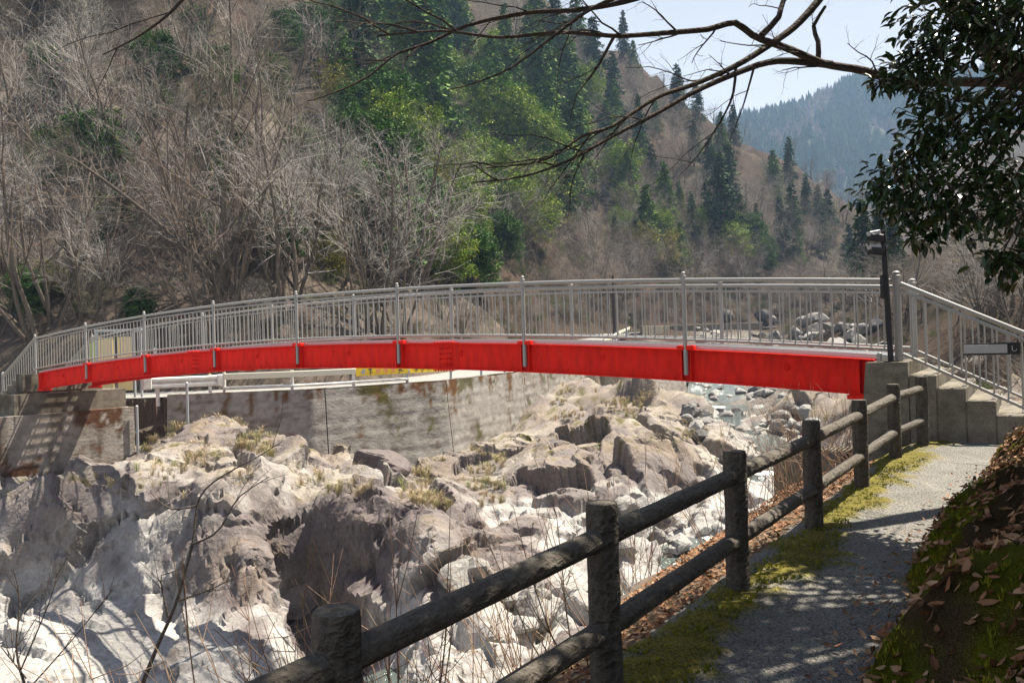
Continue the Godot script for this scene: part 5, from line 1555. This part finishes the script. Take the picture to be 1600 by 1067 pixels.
	stuff("dry_grass", gt.mesh(), M.grass, X, C, "straw coloured dry grass on the rock terraces", "grass")

func trace(mb: MB, pts: Array, r0: float, r1: float, sides := 7) -> PackedVector3Array:   # pts: px, py, depth
	var P := PackedVector3Array(); var R := PackedFloat32Array()
	var c := Curve3D.new()
	for i in pts.size():
		var p := at(pts[i][0], pts[i][1], pts[i][2])
		var tan_ := Vector3.ZERO
		if i > 0 and i < pts.size() - 1: tan_ = (at(pts[i + 1][0], pts[i + 1][1], pts[i + 1][2]) - at(pts[i - 1][0], pts[i - 1][1], pts[i - 1][2])) / 6.0
		c.add_point(p, -tan_, tan_)
	var L := c.get_baked_length(); var n := maxi(6, int(L / 0.1))
	for i in n + 1:
		P.append(c.sample_baked(L * i / n, true)); R.append(lerpf(r0, r1, pow(i / float(n), 0.8)))
	mb.tube(P, R, sides)
	return P
func twigs_on(T: MB, K: MB, P: PackedVector3Array, n: int, l: float, r: float, rg: RandomNumberGenerator, o: Dictionary, tips: Array, from := 0.15, bias := Vector3.ZERO) -> void:
	for k in n:
		var i := clampi(int(lerpf(from, 1.0, rg.randf()) * (P.size() - 1)), 0, P.size() - 2)
		var a := (P[i + 1] - P[i]).normalized()
		var side := a.cross(Vector3(rg.randfn(), rg.randfn(), rg.randfn())).normalized()
		var d := (a * 0.75 + side * 0.6 + bias).normalized()
		branch(T, K, rg, P[i], d, l * rg.randf_range(0.5, 1.3), r, 1, o, tips)
func make_foreground_plants() -> void:
	var rg := RandomNumberGenerator.new(); rg.seed = 606
	# leafless tree on the bank whose limbs hang across the top of the view
	var root := bank_point(fence_at(10.2), bank_edge(10.2), 2.6, 10.2)
	var t := thing("overhanging_tree", "leafless tree on the mossy bank with long dark limbs over the bridge", "tree")
	var T := MB.new(); T.col = Color(0.075, 0.065, 0.058)
	var K := MB.new()
	var o := bare_opts(1.0, 1, 0.0, Color(0.07, 0.06, 0.055)); o.wander = 0.22; o.lift = [0, -0.02, 0.0, 0.0]; o.kids = [0, 4, 3]; o.bark = Color(0.075, 0.065, 0.058); o.sides = [7, 5, 4, 3]; o.segs = [5, 6, 4, 3]; o.thin = 0.6
	var base_px := pix(root)
	T.tube(PackedVector3Array([root - Vector3(0, 0.4, 0), root + Vector3(-0.1, 0.7, 0.05), at(1700, 160, 7.6)]), PackedFloat32Array([0.2, 0.16, 0.14]), 12)
	trace(T, [[1705, 175, 7.6], [1600, 120, 7.4], [1545, 70, 7.3], [1480, -10, 7.2], [1420, -90, 7.0]], 0.13, 0.10, 12)
	obj("trunk", T, M.bark, t)
	var limbs := [
		[[[1700, 165, 7.6], [1600, 132, 7.4], [1520, 128, 7.2], [1420, 127, 7.0], [1340, 108, 6.8], [1290, 100, 6.7], [1230, 75, 6.5], [1180, 57, 6.4], [1148, 35, 6.3], [1110, 45, 6.2], [1030, 52, 6.0], [960, 56, 5.9], [880, 50, 5.8], [780, 58, 5.6], [690, 48, 5.5], [590, 56, 5.3]], 0.062, 0.006],
		[[[1300, 101, 6.7], [1217, 95, 6.6], [1162, 110, 6.5], [1086, 143, 6.3], [1019, 181, 6.1], [960, 211, 6.0], [892, 249, 5.8], [820, 275, 5.6], [740, 285, 5.4]], 0.036, 0.005],
		[[[1300, -30, 7.0], [1280, 0, 6.9], [1246, 38, 6.8], [1213, 63, 6.7], [1153, 101, 6.5], [1086, 131, 6.4], [1027, 152, 6.2], [955, 198, 6.0], [913, 211, 5.9], [850, 250, 5.7], [760, 262, 5.5]], 0.04, 0.005],
		[[[1040, -20, 6.2], [985, 0, 6.1], [905, 15, 6.0], [820, 20, 5.9], [729, 40, 5.8], [670, 67, 5.7], [619, 84, 5.6], [577, 118, 5.5], [526, 143, 5.4], [480, 158, 5.3]], 0.028, 0.005],
		[[[1190, 55, 6.4], [1215, 30, 6.4], [1225, 0, 6.5], [1250, -30, 6.5]], 0.028, 0.02],
		[[[1278, 100, 6.7], [1280, 70, 6.7], [1272, 40, 6.8], [1290, 10, 6.8]], 0.025, 0.015],
		[[[1000, -15, 5.6], [930, 10, 5.5], [860, 60, 5.4], [800, 105, 5.3], [740, 130, 5.2], [700, 140, 5.1]], 0.018, 0.004],
		[[[1150, 105, 6.5], [1145, 150, 6.5], [1120, 200, 6.4], [1085, 250, 6.4], [1060, 275, 6.3]], 0.014, 0.003],
		[[[960, 56, 5.9], [930, 110, 5.8], [900, 150, 5.7], [890, 190, 5.7]], 0.014, 0.003],
		[[[1180, 100, 6.5], [1160, 170, 6.5], [1140, 220, 6.5]], 0.012, 0.003],
		[[[300, -20, 5.0], [265, 20, 5.0], [210, 60, 4.9], [160, 85, 4.9]], 0.014, 0.004]]
	var tips := []
	for L in limbs:
		var m := MB.new(); m.col = Color(0.085, 0.073, 0.064) * rg.randf_range(0.85, 1.15)
		var P := trace(m, L[0], L[1], L[2], 8)
		twigs_on(m, K, P, int(P.size() * 0.27), 0.7, L[1] * 0.10 + 0.0028, rg, o, tips, 0.12, Vector3(-0.25, -0.05, 0))
		obj("limb", m, M.bark, t)
	obj("crown", K, M.twig, t)
	# glossy evergreen leaning in from the right
	var e := thing("glossy_evergreen", "glossy dark broadleaved evergreen leaning over the path from the bank", "tree")
	var ET := MB.new(); ET.col = Color(0.07, 0.06, 0.05)
	var EL := MB.new()
	var eroot := bank_point(fence_at(7.4), bank_edge(7.4), 2.7, 7.4)
	var fork := Vector3(4.9, 4.2, -5.6)
	ET.tube(PackedVector3Array([eroot - Vector3(0, 0.4, 0), eroot.lerp(fork, 0.5) + Vector3(0.15, 0, 0), fork, fork + Vector3(-0.4, 1.6, 0.5)]), PackedFloat32Array([0.16, 0.13, 0.1, 0.06]), 10)
	var clus := []
	for q in [[1480, 50, 60, 6.2], [1540, 30, 60, 6.0], [1450, 20, 40, 6.4], [1590, 60, 50, 5.8], [1430, 95, 36, 6.4], [1400, 108, 22, 6.5], [1470, 95, 40, 6.2], [1450, 140, 34, 6.3], [1490, 160, 40, 6.1], [1455, 190, 36, 6.3], [1440, 230, 40, 6.4], [1490, 220, 42, 6.1], [1540, 215, 36, 5.9], [1400, 270, 40, 6.5], [1370, 295, 28, 6.6], [1430, 290, 48, 6.4], [1480, 285, 50, 6.2], [1540, 280, 52, 6.0], [1590, 270, 44, 5.8], [1410, 325, 28, 6.5], [1450, 335, 34, 6.4], [1440, 372, 20, 6.4], [1500, 330, 40, 6.1], [1560, 320, 42, 5.9], [1600, 330, 40, 5.8], [1580, 390, 36, 5.7], [1600, 410, 34, 5.6], [1562, 405, 18, 5.7], [1600, 20, 60, 5.7], [1520, 0, 60, 6.0], [1380, 130, 16, 6.5], [1480, 350, 22, 6.2], [1590, 160, 40, 5.7], [1550, 180, 30, 5.9]]:
		clus.append([at(q[0], q[1], q[3]), q[2] / FOCAL * q[3]])
	for k in 175:        # the rest of the crown, above and right of the view
		var c := Vector3(3.0, 5.9, -3.6) + Vector3(rg.randfn() * 1.7, rg.randfn() * 0.7, rg.randfn() * 1.6)
		if Vector2(c.x - 4.6, -c.z - 6.6).length() < 0.9 and rg.randf() < 0.5: continue
		var s := pix(c)
		if s.x > -50 and s.x < 1610 and s.y > -170 and s.y < 1100: continue
		clus.append([c, rg.randf_range(0.25, 0.4)])
	for c in clus:
		var mid: Vector3 = fork.lerp(c[0], 0.5) + Vector3(0, 0.15, 0)
		ET.tube(PackedVector3Array([fork, mid, c[0]]), PackedFloat32Array([0.03, 0.018, 0.006]), 5, false)
		var n := int(34 + 125 * c[1] * c[1] / 0.1)
		for k in n:
			var off: Vector3 = Vector3(rg.randfn(), rg.randfn() * 0.8, rg.randfn()) * float(c[1]) * 0.55
			if k % 6 == 0: ET.tube(PackedVector3Array([c[0] + off * 0.2, c[0] + off]), PackedFloat32Array([0.005, 0.003]), 3, false)
			var d: Vector3 = (off.normalized() * 0.7 + Vector3(rg.randfn() * 0.5, -0.35 + rg.randfn() * 0.4, rg.randfn() * 0.5)).normalized()
			EL.col = Color(0.012, 0.030, 0.010).lerp(Color(0.035, 0.065, 0.016), pow(rg.randf(), 1.5))
			fold_leaf(EL, c[0] + off, d, (Vector3.UP + Vector3(rg.randfn(), rg.randfn(), rg.randfn()) * 0.35).normalized(), rg.randf_range(0.08, 0.13), 0.026)
	obj("trunk", ET, M.bark, e); obj("crown", EL, M.gloss_leaf, e)
	# bare saplings growing up the gorge side
	var so := bare_opts(1.0, 1, 0.0, Color(0.10, 0.085, 0.075)); so.kids = [0, 3, 3]; so.levels = 3; so.segs = [5, 5, 4, 3]; so.sides = [6, 5, 4, 3]; so.wander = 0.2; so.bark = Color(0.09, 0.08, 0.07)
	for sp in [["bare_sapling", "dark bare sapling leaning right in front of the pale rock ledge", [[[215, 1085, 7.0], [245, 1010, 7.0], [275, 940, 7.0], [300, 850, 7.1], [310, 780, 7.2], [345, 745, 7.2], [400, 715, 7.3], [440, 690, 7.4]], [[262, 965, 7.0], [250, 900, 7.0], [265, 895, 7.0]], [[300, 850, 7.1], [340, 830, 7.1], [370, 780, 7.2], [420, 745, 7.3]], [[308, 790, 7.2], [265, 795, 7.2], [235, 770, 7.2]], [[275, 940, 7.0], [330, 920, 6.9], [370, 900, 6.9]]], 0.022],
		["bare_sapling", "grey bare sapling with crossing twigs over the shaded corner of the ledge", [[[45, 1090, 6.5], [25, 1020, 6.5], [30, 940, 6.6], [20, 890, 6.6]], [[30, 1050, 6.5], [80, 930, 6.5], [90, 880, 6.6]], [[45, 1075, 6.5], [120, 990, 6.4], [175, 920, 6.5]], [[40, 1060, 6.5], [0, 1010, 6.4]]], 0.013]]:
		var st := thing(sp[0], sp[1], "sapling")
		var SK := MB.new(); var first := true
		for L in sp[2]:
			var m := MB.new(); m.col = Color(0.10, 0.09, 0.08)
			var P := trace(m, L, sp[3] * (1.0 if first else 0.55), 0.004, 7)
			if first:
				var g := P[0]; g.y = ground(g.x, -g.z) - 0.1
				m.tube(PackedVector3Array([g, P[0].lerp(g, 0.4) + Vector3(-0.1, 0, 0), P[0]]), PackedFloat32Array([sp[3] * 1.3, sp[3] * 1.1, sp[3]]), 7)
			twigs_on(m, SK, P, 6 if first else 4, 0.42, 0.004, rg, so, [], 0.3, Vector3(0, 0.2, 0))
			obj("stem" if first else "limb", m, M.bark, st)
			first = false
		obj("twigs", SK, M.twig, st).set_meta("kind", "stuff")
	# clumps of dry canes below the fence
	var labels := "clump of tan dry canes growing below the log fence"
	for k in 26:
		var run := rg.randf_range(3.6, 12.8); var fa := fence_at(run); var off := rg.randf_range(0.35, 2.4)
		var p: Vector3 = fa[0] - fa[1] * off; p.y = ground(p.x, -p.z) - 0.05
		var s := thing("dry_canes", labels, "shrub", p, "dry canes below the fence")
		var m := MB.new(); var fine := m
		for q in rg.randi_range(6, 11):
			var a := rg.randf() * TAU; var d := Vector3(cos(a) * 0.4 - 0.25, 1.0, sin(a) * 0.4).normalized()
			var l := rg.randf_range(0.5, 1.35) * (0.75 + off * 0.3)
			var b0 := Vector3(cos(a), 0, sin(a)) * rg.randf() * 0.18
			var pts := PackedVector3Array([b0]); var rd := PackedFloat32Array([0.0055])
			for j in 4:
				d = (d + Vector3(rg.randfn(), rg.randfn() * 0.5, rg.randfn()) * 0.13).normalized()
				pts.append(pts[j] + d * l / 4.0); rd.append(0.0055 - 0.0011 * (j + 1))
			m.col = Color(0.30, 0.225, 0.15).lerp(Color(0.20, 0.12, 0.09), rg.randf()) * rg.randf_range(0.7, 1.15)
			m.tube(pts, rd, 4, false)
			fine.col = m.col
			for j in 4:
				var i := rg.randi_range(1, 3)
				var dd := (d + Vector3(rg.randfn(), rg.randfn(), rg.randfn()) * 0.6).normalized()
				fine.tube(PackedVector3Array([pts[i], pts[i] + dd * 0.16, pts[i] + dd * 0.3 + Vector3(0, 0.05, 0)]), PackedFloat32Array([0.003, 0.0024, 0.0015]), 3, false)
		obj("canes", m, M.twig, s).set_meta("kind", "stuff")
